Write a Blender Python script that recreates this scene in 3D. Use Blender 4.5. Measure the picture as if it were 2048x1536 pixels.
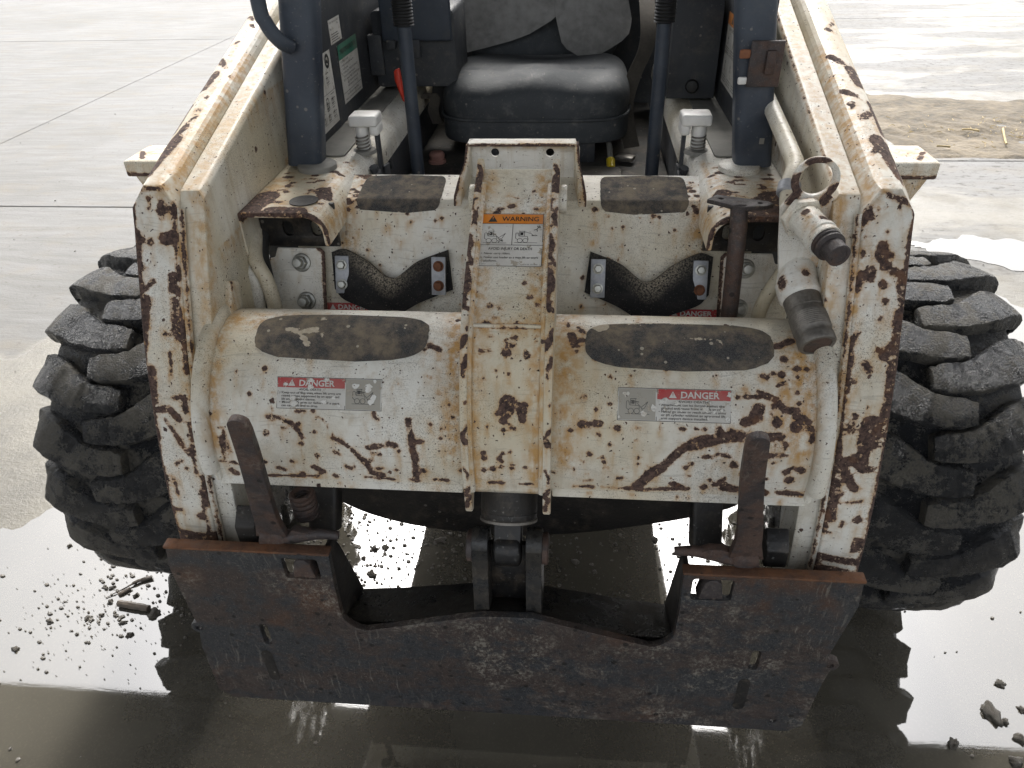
import bpy, bmesh, math, random
import numpy as np
from mathutils import Vector, Matrix
from mathutils.geometry import tessellate_polygon
for o in list(bpy.data.objects): bpy.data.objects.remove(o)
rnd = random.Random(7); R = math.radians
scene = bpy.context.scene; COL = scene.collection

# ------------------------------------------------------------ camera
YAW, PITCH, ROLL = R(-5.8), R(35.0), R(-1.75)
fw = Vector((math.sin(YAW)*math.cos(PITCH), math.cos(YAW)*math.cos(PITCH), -math.sin(PITCH)))
r0 = Vector((math.cos(YAW), -math.sin(YAW), 0)); u0 = r0.cross(fw)
rt = r0*math.cos(ROLL) + u0*math.sin(ROLL); up = -r0*math.sin(ROLL) + u0*math.cos(ROLL)
cam = bpy.data.cameras.new('camera'); cam.lens = 25.49; cam.sensor_width = 36; cam.clip_start = .02; cam.clip_end = 900
camo = bpy.data.objects.new('camera', cam); COL.objects.link(camo)
M = Matrix((rt, up, -fw)).transposed().to_4x4(); M.translation = (.10, 0, 1.45); camo.matrix_world = M
scene.camera = camo
scene.render.resolution_x = 1024; scene.render.resolution_y = 768

# ------------------------------------------------------------ sky, sun, exposure
SUN_EL, SUN_AZ = R(48), R(-4)
w = bpy.data.worlds.new('World'); scene.world = w; w.use_nodes = True
nt = w.node_tree; nt.nodes.clear()
sky = nt.nodes.new('ShaderNodeTexSky'); sky.sky_type = 'NISHITA'; sky.sun_disc = False
sky.sun_elevation = SUN_EL; sky.sun_rotation = SUN_AZ; sky.air_density = 1.2; sky.dust_density = 6.0; sky.ozone_density = 1.0
hs = nt.nodes.new('ShaderNodeHueSaturation'); hs.inputs['Saturation'].default_value = .22
bg = nt.nodes.new('ShaderNodeBackground'); bg.inputs["Strength"].default_value = .15
wo = nt.nodes.new('ShaderNodeOutputWorld')
nt.links.new(sky.outputs[0], hs.inputs['Color']); nt.links.new(hs.outputs[0], bg.inputs['Color']); nt.links.new(bg.outputs[0], wo.inputs['Surface'])
sl = bpy.data.lights.new('sun', 'SUN'); sl.energy = .9; sl.angle = R(18); sl.color = (1, .97, .92)
so = bpy.data.objects.new('sun', sl); COL.objects.link(so)
sd = Vector((math.sin(SUN_AZ)*math.cos(SUN_EL), math.cos(SUN_AZ)*math.cos(SUN_EL), math.sin(SUN_EL)))
so.rotation_euler = (-sd).to_track_quat('-Z', 'Y').to_euler(); so.location = sd*20
vs = scene.view_settings; vs.view_transform = 'Standard'; vs.look = 'None'; vs.gamma = 1; vs.exposure = 1.6; vs.use_curve_mapping = False
scene.render.engine = 'CYCLES'; scene.cycles.max_bounces = 7; scene.cycles.diffuse_bounces = 4

# ------------------------------------------------------------ material helper
class MT:
    def __init__(s, name):
        s.m = bpy.data.materials.new(name); s.m.use_nodes = True; s.nt = s.m.node_tree; s.nt.nodes.clear()
        s.out = s.nt.nodes.new('ShaderNodeOutputMaterial'); s.b = s.nt.nodes.new('ShaderNodeBsdfPrincipled')
        s.nt.links.new(s.b.outputs[0], s.out.inputs['Surface'])
        s.co = s.nt.nodes.new('ShaderNodeTexCoord').outputs['Object']
    def put(s, sock, v):
        if isinstance(v, bpy.types.NodeSocket): s.nt.links.new(v, sock)
        elif isinstance(v, (tuple, list)) and sock.type == 'RGBA' and len(v) == 3: sock.default_value = (*v, 1)
        else: sock.default_value = v
    def n(s, t, ins=None, **a):
        nd = s.nt.nodes.new('ShaderNode'+t)
        for k, v in a.items(): setattr(nd, k, v)
        for k, v in (ins or {}).items(): s.put(nd.inputs[k], v)
        return nd
    def ma(s, op, a, b=0.0, clamp=False):
        nd = s.n('Math', {0: a, 1: b}, operation=op); nd.use_clamp = clamp; return nd.outputs[0]
    def mix(s, f, a, b, bt='MIX'):
        nd = s.nt.nodes.new('ShaderNodeMix'); nd.data_type = 'RGBA'; nd.blend_type = bt
        s.put(nd.inputs[0], f); s.put(nd.inputs[6], a); s.put(nd.inputs[7], b); return nd.outputs[2]
    def fm(s, f, a, b):
        nd = s.nt.nodes.new('ShaderNodeMix'); nd.data_type = 'FLOAT'
        s.put(nd.inputs[0], f); s.put(nd.inputs[2], a); s.put(nd.inputs[3], b); return nd.outputs[0]
    def noise(s, sc, det=3, ro=.55, vec=None, dist=0):
        return s.n('TexNoise', {'Vector': vec if vec is not None else s.co, 'Scale': sc, 'Detail': det, 'Roughness': ro, 'Distortion': dist}).outputs[0]
    def sm(s, v, lo, hi, a=0.0, b=1.0):
        nd = s.n('MapRange', {'Value': v, 'From Min': lo, 'From Max': hi, 'To Min': a, 'To Max': b}, interpolation_type='SMOOTHSTEP'); return nd.outputs[0]
    def scl(s, v, vec=None):
        return s.n('Mapping', {'Vector': vec if vec is not None else s.co, 'Scale': v}).outputs[0]
    def attr(s, name): return s.n('Attribute', attribute_name=name).outputs['Fac']
    def warp(s, amp, sc):
        c = s.n('TexNoise', {'Vector': s.co, 'Scale': sc, 'Detail': 2}).outputs[1]
        d = s.n('VectorMath', {0: c, 1: (.5, .5, .5)}, operation='SUBTRACT').outputs[0]
        d = s.n('VectorMath', {0: d, 'Scale': amp}, operation='SCALE').outputs[0]
        return s.n('VectorMath', {0: s.co, 1: d}, operation='ADD').outputs[0]
    def spots(s, sc, thr, size, vec=None):
        "scattered round-ish spots of uneven size; only a share of the cells holds one"
        v = s.n('TexVoronoi', {'Vector': vec if vec is not None else s.co, 'Scale': sc, 'Randomness': 1.0})
        sep = s.n('SeparateColor', {0: v.outputs['Color']})
        k = s.sm(sep.outputs[0], thr, 1.0, 0.0, size)
        return s.sm(s.ma('SUBTRACT', k, v.outputs['Distance']), 0.0, .05)
    def fin(s, col, rough=.5, metal=0.0, bump=None, bd=.002, bs=1.0, spec=.5, **kw):
        s.put(s.b.inputs['Base Color'], col); s.put(s.b.inputs['Roughness'], rough); s.put(s.b.inputs['Metallic'], metal)
        s.put(s.b.inputs['Specular IOR Level'], spec)
        for k, v in kw.items(): s.put(s.b.inputs[k.replace('_', ' ')], v)
        if bump is not None:
            s.put(s.b.inputs['Normal'], s.n('Bump', {'Height': bump, 'Distance': bd, 'Strength': bs}).outputs[0])
        return s.m

def paint(name, ca, cb, chips=1.0, speck=1.0):
    t = MT(name); low = t.noise(3.2, 3); mid = t.noise(55, 5, .6); fine = t.noise(260, 3, .6); big = t.noise(9, 3)
    wv = t.warp(.010, 120)
    col = t.mix(t.sm(low, .32, .58), ca, cb)
    dirt = t.sm(t.noise(18, 6, .72), .42, .72)
    col = t.mix(t.ma('MULTIPLY', dirt, .42), col, (.36, .31, .22))
    st = t.noise(1.0, 4, .6, t.scl((90, 90, 5)))
    col = t.mix(t.ma('MULTIPLY', t.sm(st, .50, .72), .34), col, (.40, .30, .17))
    scr = t.noise(1.0, 3, .5, t.scl((14, 300, 300), t.warp(.05, 6)))
    col = t.mix(t.ma('MULTIPLY', t.sm(scr, .60, .68), .30), col, (.22, .2, .17))
    # orange bleeding round the rust
    stain = t.attr('stain')
    sm_ = t.ma('MULTIPLY', stain, t.sm(t.ma('ADD', t.ma('MULTIPLY', mid, .7), t.ma('MULTIPLY', st, .5)), .42, .75))
    col = t.mix(t.ma('MULTIPLY', sm_, 1.25, True), col, t.mix(mid, (.38, .18, .045), (.52, .34, .14)))
    # dark grit
    gr = t.ma('MULTIPLY', t.sm(t.noise(560, 2, .6), .535, .63), t.sm(t.noise(7, 5, .7), .36, .66))
    col = t.mix(t.ma('MULTIPLY', gr, .62*speck), col, (.10, .075, .05))
    # chips and the drawn rust
    c1 = t.spots(52, .86, .24*chips, wv); c2 = t.spots(190, .66, .30*chips, wv); c3 = t.spots(18, .93, .2*chips, wv)
    c1 = t.ma('MULTIPLY', c1, t.sm(big, .44, .52))
    rv = t.ma('ADD', t.attr('rust'), t.ma('ADD', t.ma('MULTIPLY', t.ma('SUBTRACT', mid, .5), .70), t.ma('ADD', t.ma('MULTIPLY', t.ma('SUBTRACT', t.noise(170, 5, .7), .5), .55), t.ma('MULTIPLY', t.ma('SUBTRACT', fine, .5), .25))))
    ru = t.sm(rv, .408, .448)
    col = t.mix(t.ma('MULTIPLY', t.sm(rv, .24, .43), .6), col, (.38, .19, .06))
    mask = t.ma('MAXIMUM', t.ma('SUBTRACT', ru, t.ma('MULTIPLY', t.ma('MULTIPLY', ru, t.sm(t.noise(120, 4, .65), .60, .64)), .85)), t.ma('MAXIMUM', c1, t.ma('MAXIMUM', c2, c3)), True)
    rc = t.mix(t.sm(t.noise(150, 6, .72), .34, .66), (.030, .019, .017), (.125, .078, .062))
    rc = t.mix(t.ma('MULTIPLY', t.sm(t.noise(35, 3), .55, .7), .5), rc, (.16, .075, .035))
    col = t.mix(mask, col, rc)
    h = t.ma('ADD', t.ma('MULTIPLY', mask, -.5), t.ma('ADD', t.ma('MULTIPLY', fine, .10), t.ma('MULTIPLY', t.noise(22, 3), .35)))
    h = t.ma('ADD', h, t.ma('MULTIPLY', t.ma('MULTIPLY', mask, t.noise(300, 4)), .5))
    return t.fin(col, t.fm(mask, t.fm(low, .38, .55), .9), 0, h, .0012, .8, .4)

def dark(name, c, c2, rough=.45, dust=(.10, .10, .095), amt=.35, bd=.0006):
    t = MT(name); a = t.noise(7, 5, .65); b = t.noise(130, 4, .6)
    col = t.mix(t.sm(a, .35, .65), c, c2)
    col = t.mix(t.ma('MULTIPLY', t.sm(t.noise(30, 6, .7), .48, .75), amt), col, dust)
    sc = t.noise(1.0, 3, .5, t.scl((200, 12, 200), t.warp(.04, 8)))
    col = t.mix(t.ma('MULTIPLY', t.sm(sc, .66, .72), .35), col, (.2, .2, .19))
    col = t.mix(t.ma('MULTIPLY', t.spots(70, .82, .25), .5), col, (.25, .23, .2))
    return t.fin(col, t.sm(a, .3, .7, rough-.1, rough+.15), 0, t.ma('ADD', b, a), bd, .5, .4)

def simple(name, c, rough=.5, metal=0, sc=80, var=.25, bd=.0004):
    t = MT(name); a = t.noise(sc, 5, .6); lo = t.noise(sc*.12, 3)
    col = t.mix(t.sm(t.ma('ADD', t.ma('MULTIPLY', a, .5), t.ma('MULTIPLY', lo, .5)), .3, .7), tuple(x*(1-var) for x in c), tuple(min(1, x*(1+var)) for x in c))
    return t.fin(col, t.sm(a, .3, .7, max(.05, rough-.08), rough+.1), metal, a, bd, .6)

def steel(name, cols, rough=.7, wet=.0, bd=.0015):
    "bare rusted steel: dark blue-grey, brown, orange and pale scuffs in patches"
    t = MT(name); g, br, og, pale = cols
    big = t.noise(5.5, 5, .65, t.warp(.10, 5)); m2 = t.noise(20, 7, .75); f = t.noise(170, 5, .7)
    band = t.noise(1.0, 5, .65, t.scl((2.5, 2.5, 10)))
    col = t.mix(t.sm(t.ma('ADD', t.ma('MULTIPLY', band, .5), t.ma('MULTIPLY', m2, .5)), .45, .55), g, br)
    col = t.mix(t.ma('MULTIPLY', t.sm(t.noise(70, 5, .7), .5, .62), .45), col, tuple(x*.45 for x in g))
    col = t.mix(t.ma('MULTIPLY', t.ma('ADD', t.ma('MULTIPLY', t.sm(t.ma('ADD', t.ma('MULTIPLY', big, .7), t.ma('MULTIPLY', m2, .3)), .56, .66), .7), t.ma('MULTIPLY', t.attr('stain'), t.sm(m2, .38, .58)), True), .8), col, t.mix(f, og, tuple(x*.55 for x in og)))
    scuff = t.ma('MULTIPLY', t.sm(t.ma('ADD', t.ma('MULTIPLY', f, .5), t.ma('MULTIPLY', m2, .5)), .49, .62), t.sm(t.noise(4.5, 5, .7), .46, .62))
    col = t.mix(t.ma('MULTIPLY', scuff, .7), col, pale)
    lines = t.noise(1.0, 3, .5, t.scl((260, 260, 9), t.warp(.03, 10)))
    col = t.mix(t.ma('MULTIPLY', t.ma('MULTIPLY', t.sm(lines, .60, .68), t.sm(t.noise(3.5, 3), .50, .62)), .32), col, pale)
    col = t.mix(t.ma('MULTIPLY', t.sm(t.noise(520, 2), .60, .70), .55), col, tuple(x*.8 for x in pale))
    col = t.mix(t.ma('MULTIPLY', t.spots(60, .74, .32), .8), col, (.010, .009, .008))
    ro = t.sm(m2, .35, .65, rough-.26-wet, rough+.12-wet)
    return t.fin(col, ro, .15, t.ma('ADD', t.ma('MULTIPLY', f, .7), m2), bd, .9, .5)

m_cream = paint('cream_paint', (.59, .525, .385), (.71, .695, .635))
m_white = paint('white_paint', (.64, .62, .56), (.70, .69, .65), .7, 1.2)
m_navy = dark('navy_cab_paint', (.034, .043, .060), (.055, .068, .088), .42)
m_black = dark('black_cab_paint', (.030, .033, .038), (.052, .056, .062), .55, (.13, .12, .10), .5)
m_floor = dark('dusty_floor_steel', (.035, .034, .032), (.085, .075, .060), .75, (.16, .13, .10), .6)
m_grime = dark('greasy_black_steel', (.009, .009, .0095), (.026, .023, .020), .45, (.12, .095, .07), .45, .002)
m_plate = steel('rusty_plate_steel', ((.037, .039, .043), (.052, .038, .033), (.12, .058, .032), (.27, .25, .21)), .60, .10)
m_shelf = steel('oily_dark_steel', ((.022, .023, .024), (.040, .036, .031), (.055, .042, .030), (.13, .115, .09)), .55, .1)
m_lip = steel('orange_rust_edge', ((.10, .05, .03), (.17, .075, .035), (.25, .10, .035), (.20, .15, .10)), .85)
m_bar = steel('brown_rust_bar', ((.050, .042, .042), (.085, .052, .040), (.14, .068, .035), (.20, .17, .14)), .72)
m_zinc = simple('zinc_bolt', (.36, .36, .33), .42, .75, 120, .35)
m_rbolt = simple('rusted_bolt', (.17, .07, .035), .85, .1, 140, .45)
m_alu = simple('grey_clamp', (.30, .31, .33), .5, .35, 150, .3)
m_coup = simple('worn_coupler', (.20, .185, .165), .48, .6, 220, .35)
m_vinyl = dark('black_vinyl', (.040, .045, .050), (.060, .066, .072), .72, (.16, .16, .15), .45, .0014)
m_cloth = simple('grey_felt', (.235, .23, .22), .95, 0, 45, .32, .003)
m_belt = simple('dusty_webbing', (.085, .075, .062), .9, 0, 150, .3)
m_dbelt = simple('dark_webbing', (.028, .028, .028), .7, 0, 150, .3)
m_wplast = simple('white_plastic', (.66, .65, .62), .4, 0, 40, .12)
m_red = simple('red_plastic', (.62, .045, .02), .35, 0, 40, .15)
m_yel = simple('yellow_plastic', (.62, .46, .02), .4, 0, 40, .15)
m_pink = simple('pink_cap', (.32, .17, .14), .6, 0, 40, .2)
m_rub = simple('black_grip', (.012, .012, .012), .6, 0, 120, .3)
m_grey = simple('grey_mat', (.20, .195, .175), .8, 0, 35, .3)
m_mudclod = simple('mud_clod', (.085, .075, .060), .30, 0, 160, .6, .006)
m_straw = simple('straw', (.42, .33, .18), .8, 0, 60, .3)
m_wood = simple('wet_wood', (.085, .068, .052), .5, 0, 90, .5, .002)

def pad_mat():
    t = MT('grip_pad_black'); f = t.noise(900, 2, .6); a = t.noise(14, 5, .7); b = t.noise(45, 5, .7)
    col = t.mix(t.sm(f, .3, .75), (.016, .017, .020), (.10, .098, .095))
    tan = t.ma('MULTIPLY', t.sm(t.ma('ADD', t.ma('MULTIPLY', a, .6), t.ma('MULTIPLY', b, .4)), .40, .64), .7)
    col = t.mix(tan, col, (.26, .205, .14))
    wr = t.sm(t.ma('ADD', t.attr('rust'), t.ma('ADD', t.ma('MULTIPLY', t.ma('SUBTRACT', t.noise(60, 4), .5), .9), t.ma('MULTIPLY', t.ma('SUBTRACT', t.noise(190, 5, .7), .5), .9))), .48, .54)
    col = t.mix(wr, col, t.mix(t.noise(120, 5, .7), (.22, .16, .10), (.66, .60, .48)))
    col = t.mix(t.ma('MULTIPLY', t.spots(90, .88, .3), .8), col, (.42, .38, .30))
    return t.fin(col, .85, 0, f, .0012, .8, .3)
m_pad = pad_mat()

def strap_mat():
    t = MT('rubber_strap'); a = t.noise(25, 6, .7); f = t.noise(380, 3, .6)
    col = t.mix(t.sm(a, .4, .7), (.010, .010, .011), (.028, .027, .026))
    g = t.ma('MULTIPLY', t.attr('dust'), t.sm(f, .38, .6))
    col = t.mix(g, col, (.30, .26, .20))
    col = t.mix(t.ma('MULTIPLY', t.sm(f, .62, .7), .5), col, (.2, .18, .15))
    return t.fin(col, .8, 0, t.ma('ADD', f, a), .0015, .8, .3)
m_strap = strap_mat()

def tyre_mat():
    t = MT('muddy_tyre_rubber'); t.co = t.n('VectorMath', {0: t.co, 1: t.n('VectorMath', {0: (7, 5, 9), 'Scale': t.n('ObjectInfo').outputs['Random']}, operation='SCALE').outputs[0]}, operation='ADD').outputs[0]; a = t.noise(9, 5, .65); b = t.noise(30, 6, .72); f = t.noise(260, 5, .7)
    col = t.mix(t.sm(b, .35, .7), (.007, .008, .0105), (.019, .021, .025))
    mud = t.ma('MULTIPLY', t.sm(t.ma('ADD', t.ma('MULTIPLY', a, .45), t.ma('ADD', t.ma('MULTIPLY', b, .35), t.ma('MULTIPLY', f, .25))), .51, .575), .9)
    col = t.mix(mud, col, t.mix(f, (.040, .037, .031), (.15, .137, .112)))
    col = t.mix(t.ma('MULTIPLY', t.sm(t.noise(420, 2), .66, .73), .45), col, (.20, .19, .165))
    ro = t.fm(mud, t.sm(a, .4, .6, .10, .34), t.sm(b, .4, .6, .45, .9))
    h = t.ma('ADD', t.ma('MULTIPLY', b, .7), t.ma('MULTIPLY', f, 1.0))
    return t.fin(col, ro, 0, h, .0085, 1.0, .6)
m_tyre = tyre_mat()

def concrete():
    t = MT('concrete'); co = t.co
    sep = t.n('SeparateXYZ', {0: co}); X, Y = sep.outputs[0], sep.outputs[1]
    lo = t.noise(.55, 5, .6); mid = t.noise(5, 5, .6); f = t.noise(70, 5, .65); ff = t.noise(240, 3, .6)
    brush = t.noise(1.0, 5, .65, t.scl((2.2, 16, 1), t.warp(.25, 1.1)))
    col = t.mix(t.sm(t.ma('ADD', t.ma('MULTIPLY', lo, .5), t.ma('MULTIPLY', brush, .5)), .36, .64), (.126, .124, .117), (.180, .179, .176))
    col = t.mix(t.ma('MULTIPLY', t.sm(mid, .5, .75), .35), col, (.17, .145, .105))
    col = t.mix(t.ma('MULTIPLY', t.spots(16, .86, .16), .55), col, (.10, .085, .065))
    col = t.mix(t.ma('MULTIPLY', t.sm(t.noise(1.0, 5, .7, t.scl((.8, 4.5, 1), t.warp(.5, .8))), .50, .68), .28), col, (.165, .14, .10))
    col = t.mix(t.ma('MULTIPLY', t.sm(t.noise(26, 4, .7), .58, .70), .5), col, (.075, .068, .055))
    col = t.mix(t.ma('MULTIPLY', t.ma('MULTIPLY', t.sm(t.noise(13, 5, .75, t.scl((1, 2.2, 1))), .53, .62), t.sm(X, .8, 2.0)), .7), col, (.045, .040, .032))
    # how wet: damp round the machine, dry beyond, more films of water in the yard on the right
    wob = t.ma('MULTIPLY', t.ma('SUBTRACT', t.noise(1.3, 5, .6), .5), 1.1)
    dx = t.ma('MULTIPLY', t.ma('SUBTRACT', X, .35), .62); dy = t.ma('SUBTRACT', Y, .35)
    dist = t.ma('SQRT', t.ma('ADD', t.ma('MULTIPLY', dx, dx), t.ma('MULTIPLY', dy, dy)))
    damp = t.sm(t.ma('ADD', dist, wob), 2.42, 2.34)
    films = t.ma('MULTIPLY', t.sm(t.noise(1.0, 5, .6, t.scl((.5, 1.5, 1), t.warp(.4, .9))), .47, .53), t.sm(t.ma('ADD', X, t.ma('MULTIPLY', wob, 2.0)), .6, 2.2))
    wet = t.ma('MAXIMUM', damp, t.ma('MULTIPLY', films, .85), True)
    wcol = t.mix(t.sm(t.noise(3.5, 5, .65), .35, .65), (.085, .076, .056), (.135, .122, .092))
    wcol = t.mix(t.ma('MULTIPLY', t.sm(ff, .52, .7), .35), wcol, (.20, .18, .14))
    col = t.mix(t.ma('MULTIPLY', wet, .92), col, wcol)
    ro = t.fm(wet, .82, t.fm(t.sm(X, 1.2, 2.0), t.sm(mid, .4, .65, .10, .38), t.sm(mid, .4, .65, .30, .55)))
    h = t.ma('ADD', t.ma('MULTIPLY', f, .8), t.ma('ADD', t.ma('MULTIPLY', ff, .35), brush))
    return t.fin(col, ro, 0, h, .0035, .75, .5)
m_conc = concrete()

def water():
    t = MT('puddle_water'); a = t.noise(60, 5, .65); b = t.noise(2.2, 4); f = t.noise(240, 3, .6)
    br = t.noise(1.0, 4, .6, t.scl((5, 70, 1), t.warp(.1, 3)))
    col = t.mix(t.sm(b, .3, .7), (.064, .058, .046), (.100, .092, .074))
    col = t.mix(t.ma('MULTIPLY', t.sm(f, .5, .7), .3), col, (.15, .135, .10))
    h = t.ma('ADD', t.ma('MULTIPLY', br, .6), t.ma('MULTIPLY', a, .4))
    return t.fin(col, .03, 0, h, .0004, .10, .5, IOR=2.45)
m_water = water()
m_mud = simple('churned_mud', (.12, .10, .072), .9, 0, 22, .65, .03)
m_roof = simple('roof_sheet', (.045, .045, .042), .8, 0, 3, .2)
def ink(name, c, wear=.0):
    t = MT(name); a = t.noise(70, 5, .65); f = t.noise(300, 3, .6)
    k = t.sm(t.ma('ADD', t.ma('MULTIPLY', a, .75), t.ma('MULTIPLY', f, .25)), .72-wear, .76-wear)
    col = t.mix(t.ma('MULTIPLY', t.sm(t.noise(14, 4), .4, .7), .3), c, (.30, .27, .22))
    col = t.mix(k, col, t.mix(f, (.22, .19, .15), (.50, .45, .36)))
    return t.fin(col, .45, 0, k, .0004, .6)
m_dw = ink('decal_white', (.60, .585, .54), .15); m_dk = ink('decal_black', (.015, .015, .015), .11)
m_dr = ink('decal_red', (.42, .018, .022), .165); m_do = ink('decal_orange', (.64, .20, .015), .11)
m_dg = ink('decal_green', (.02, .16, .10), .04); m_dp = ink('decal_lettering_white', (.66, .64, .60), .10)
m_dull = ink('decal_faded', (.34, .32, .27), .16); m_ltext = ink('stencil_grey', (.30, .29, .26), .08)

# ------------------------------------------------------------ mesh helpers
def V3(p): return np.array(p, float)
def cr(P, n=6):
    "Catmull-Rom through points"
    P = np.array(P, float); Q = np.vstack([2*P[0]-P[1], P, 2*P[-1]-P[-2]]); out = []
    for i in range(1, len(Q)-2):
        a, b, c, d = Q[i-1:i+3]
        for t in np.arange(n)/n: out.append(.5*(2*b+(c-a)*t+(2*a-5*b+4*c-d)*t*t+(-a+3*b-3*c+d)*t**3))
    out.append(P[-1]); return np.array(out)
def off2(P, d):
    P = np.array(P, float); t = np.gradient(P, axis=0); t /= np.linalg.norm(t, axis=1)[:, None]
    return P + np.stack([t[:, 1], -t[:, 0]], 1)*d
def arc(cx, cy, r, a0, a1, n=8): return [(cx+r*math.cos(R(a)), cy+r*math.sin(R(a))) for a in np.linspace(a0, a1, n)]
def rrect(x0, x1, y0, y1, r, n=5):
    return arc(x1-r, y1-r, r, 0, 90, n)+arc(x0+r, y1-r, r, 90, 180, n)+arc(x0+r, y0+r, r, 180, 270, n)+arc(x1-r, y0+r, r, 270, 360, n)
def slot(cx, cy, hw, hh, n=7):
    r = min(hw, hh)
    if hh > hw: return arc(cx, cy+hh-r, r, 0, 180, n)+arc(cx, cy-hh+r, r, 180, 360, n)
    return arc(cx-hw+r, cy, r, 90, 270, n)+arc(cx+hw-r, cy, r, -90, 90, n)
fYZ = lambda u, v, w: (w, u, v)          # a side profile extruded across the machine
fXZ = lambda u, v, w: (u, w, v)
fXY = lambda u, v, w: (u, v, w)

class MB:
    def __init__(s): s.v = []; s.f = []
    def add(s, v, f):
        n = len(s.v); s.v += [tuple(p) for p in v]; s.f += [tuple(i+n for i in q) for q in f]; return s
    def obox(s, c, ax, h):
        c = V3(c); ax = [V3(a)/np.linalg.norm(a) for a in ax]
        v = [c+sx*h[0]*ax[0]+sy*h[1]*ax[1]+sz*h[2]*ax[2] for sx in (-1, 1) for sy in (-1, 1) for sz in (-1, 1)]
        return s.add(v, [(0, 1, 3, 2), (4, 6, 7, 5), (0, 4, 5, 1), (2, 3, 7, 6), (0, 2, 6, 4), (1, 5, 7, 3)])
    def box(s, x0, x1, y0, y1, z0, z1):
        return s.obox(((x0+x1)/2, (y0+y1)/2, (z0+z1)/2), ((1, 0, 0), (0, 1, 0), (0, 0, 1)), (abs(x1-x0)/2, abs(y1-y0)/2, abs(z1-z0)/2))
    def rings(s, R_, cap=True, closed=True):
        n = len(R_[0]); v = [p for r in R_ for p in r]; f = []
        for i in range(len(R_)-1):
            for j in range(n if closed else n-1):
                k = (j+1) % n; f.append((i*n+j, i*n+k, (i+1)*n+k, (i+1)*n+j))
        if cap: f += [tuple(range(n))[::-1], tuple((len(R_)-1)*n+j for j in range(n))]
        return s.add(v, f)
    def tube(s, path, r, n=12, cap=True, ry=None, ph=0):
        P = [V3(p) for p in path]; rr = r if hasattr(r, '__len__') else [r]*len(P); R_ = []; u = None
        for i, p in enumerate(P):
            t = P[min(i+1, len(P)-1)]-P[max(i-1, 0)]; t /= np.linalg.norm(t)+1e-12
            if u is None: u = np.cross(t, (0, 0, 1) if abs(t[2]) < .9 else (1, 0, 0))
            u = u-t*np.dot(u, t); u /= np.linalg.norm(u); q = np.cross(t, u)
            R_.append([p+rr[i]*(math.cos(a+ph)*u+math.sin(a+ph)*q) for a in np.arange(n)*2*math.pi/n])
        return s.rings(R_, cap)
    def cyl(s, p0, p1, r0, r1=None, n=24): return s.tube([p0, p1], [r0, r0 if r1 is None else r1], n)
    def turned(s, p0, ax, prof, n=28):
        "solid of revolution: prof = (distance along the axis, radius)"
        ax = V3(ax)/np.linalg.norm(ax); p0 = V3(p0); u = np.cross(ax, (0, 0, 1) if abs(ax[2]) < .9 else (1, 0, 0)); u /= np.linalg.norm(u); q = np.cross(ax, u)
        return s.rings([[p0+ax*d+r*(math.cos(a)*u+math.sin(a)*q) for a in np.arange(n)*2*math.pi/n] for d, r in prof])
    def prism(s, loops, frame, w0, w1):
        "flat outline (first loop) with holes (other loops) given a thickness"
        if not isinstance(loops[0][0], (tuple, list, np.ndarray)): loops = [loops]
        tri = tessellate_polygon([[Vector((p[0], p[1], 0)) for p in l] for l in loops])
        flat = [p for l in loops for p in l]; n = len(flat)
        s.add([frame(p[0], p[1], w0) for p in flat]+[frame(p[0], p[1], w1) for p in flat], [])
        b = len(s.v)-2*n; s.f += [tuple(b+i for i in t) for t in tri]+[tuple(b+n+i for i in t[::-1]) for t in tri]
        k = 0
        for l in loops:
            m = len(l)
            for i in range(m):
                a, c = b+k+i, b+k+(i+1) % m; s.f.append((a, c, c+n, a+n))
            k += m
        return s
    def surf(s, G):
        G = np.array(G); a, b = G.shape[:2]
        return s.add(G.reshape(-1, 3), [(i*b+j, i*b+j+1, (i+1)*b+j+1, (i+1)*b+j) for i in range(a-1) for j in range(b-1)])
    def mesh(s, name, bev=0, seg=2, dens=0, angle=35, jit=0, big=None):
        bm = bmesh.new(); vs_ = [bm.verts.new(p) for p in s.v]
        for q in s.f:
            try: bm.faces.new([vs_[i] for i in q])
            except ValueError: pass
        bmesh.ops.remove_doubles(bm, verts=bm.verts, dist=1e-6)
        bmesh.ops.recalc_face_normals(bm, faces=bm.faces)
        def sharp(): return [e for e in bm.edges if len(e.link_faces) == 2 and e.calc_face_angle(0) > R(30)]
        if big:                                    # (test on an edge, radius): the large roundings first
            ed = [e for e in sharp() if big[0](e.verts[0].co, e.verts[1].co)]
            bmesh.ops.bevel(bm, geom=ed, offset=big[1], segments=7, profile=.5, affect='EDGES', clamp_overlap=False)
        if bev: bmesh.ops.bevel(bm, geom=sharp(), offset=bev, segments=seg, profile=.5, affect='EDGES', clamp_overlap=True)
        if dens:
            bmesh.ops.triangulate(bm, faces=bm.faces)
            for _ in range(10):
                ed = [e for e in bm.edges if e.calc_length() > dens]
                if not ed: break
                bmesh.ops.subdivide_edges(bm, edges=ed, cuts=1); bmesh.ops.triangulate(bm, faces=[f for f in bm.faces if len(f.verts) > 3])
        if jit:
            for v in bm.verts: v.co += Vector((rnd.uniform(-jit, jit), rnd.uniform(-jit, jit), rnd.uniform(-jit, jit)))
        me = bpy.data.meshes.new(name); bm.to_mesh(me); bm.free()
        for p in me.polygons: p.use_smooth = True
        me.set_sharp_from_angle(angle=R(angle)); return me

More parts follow.
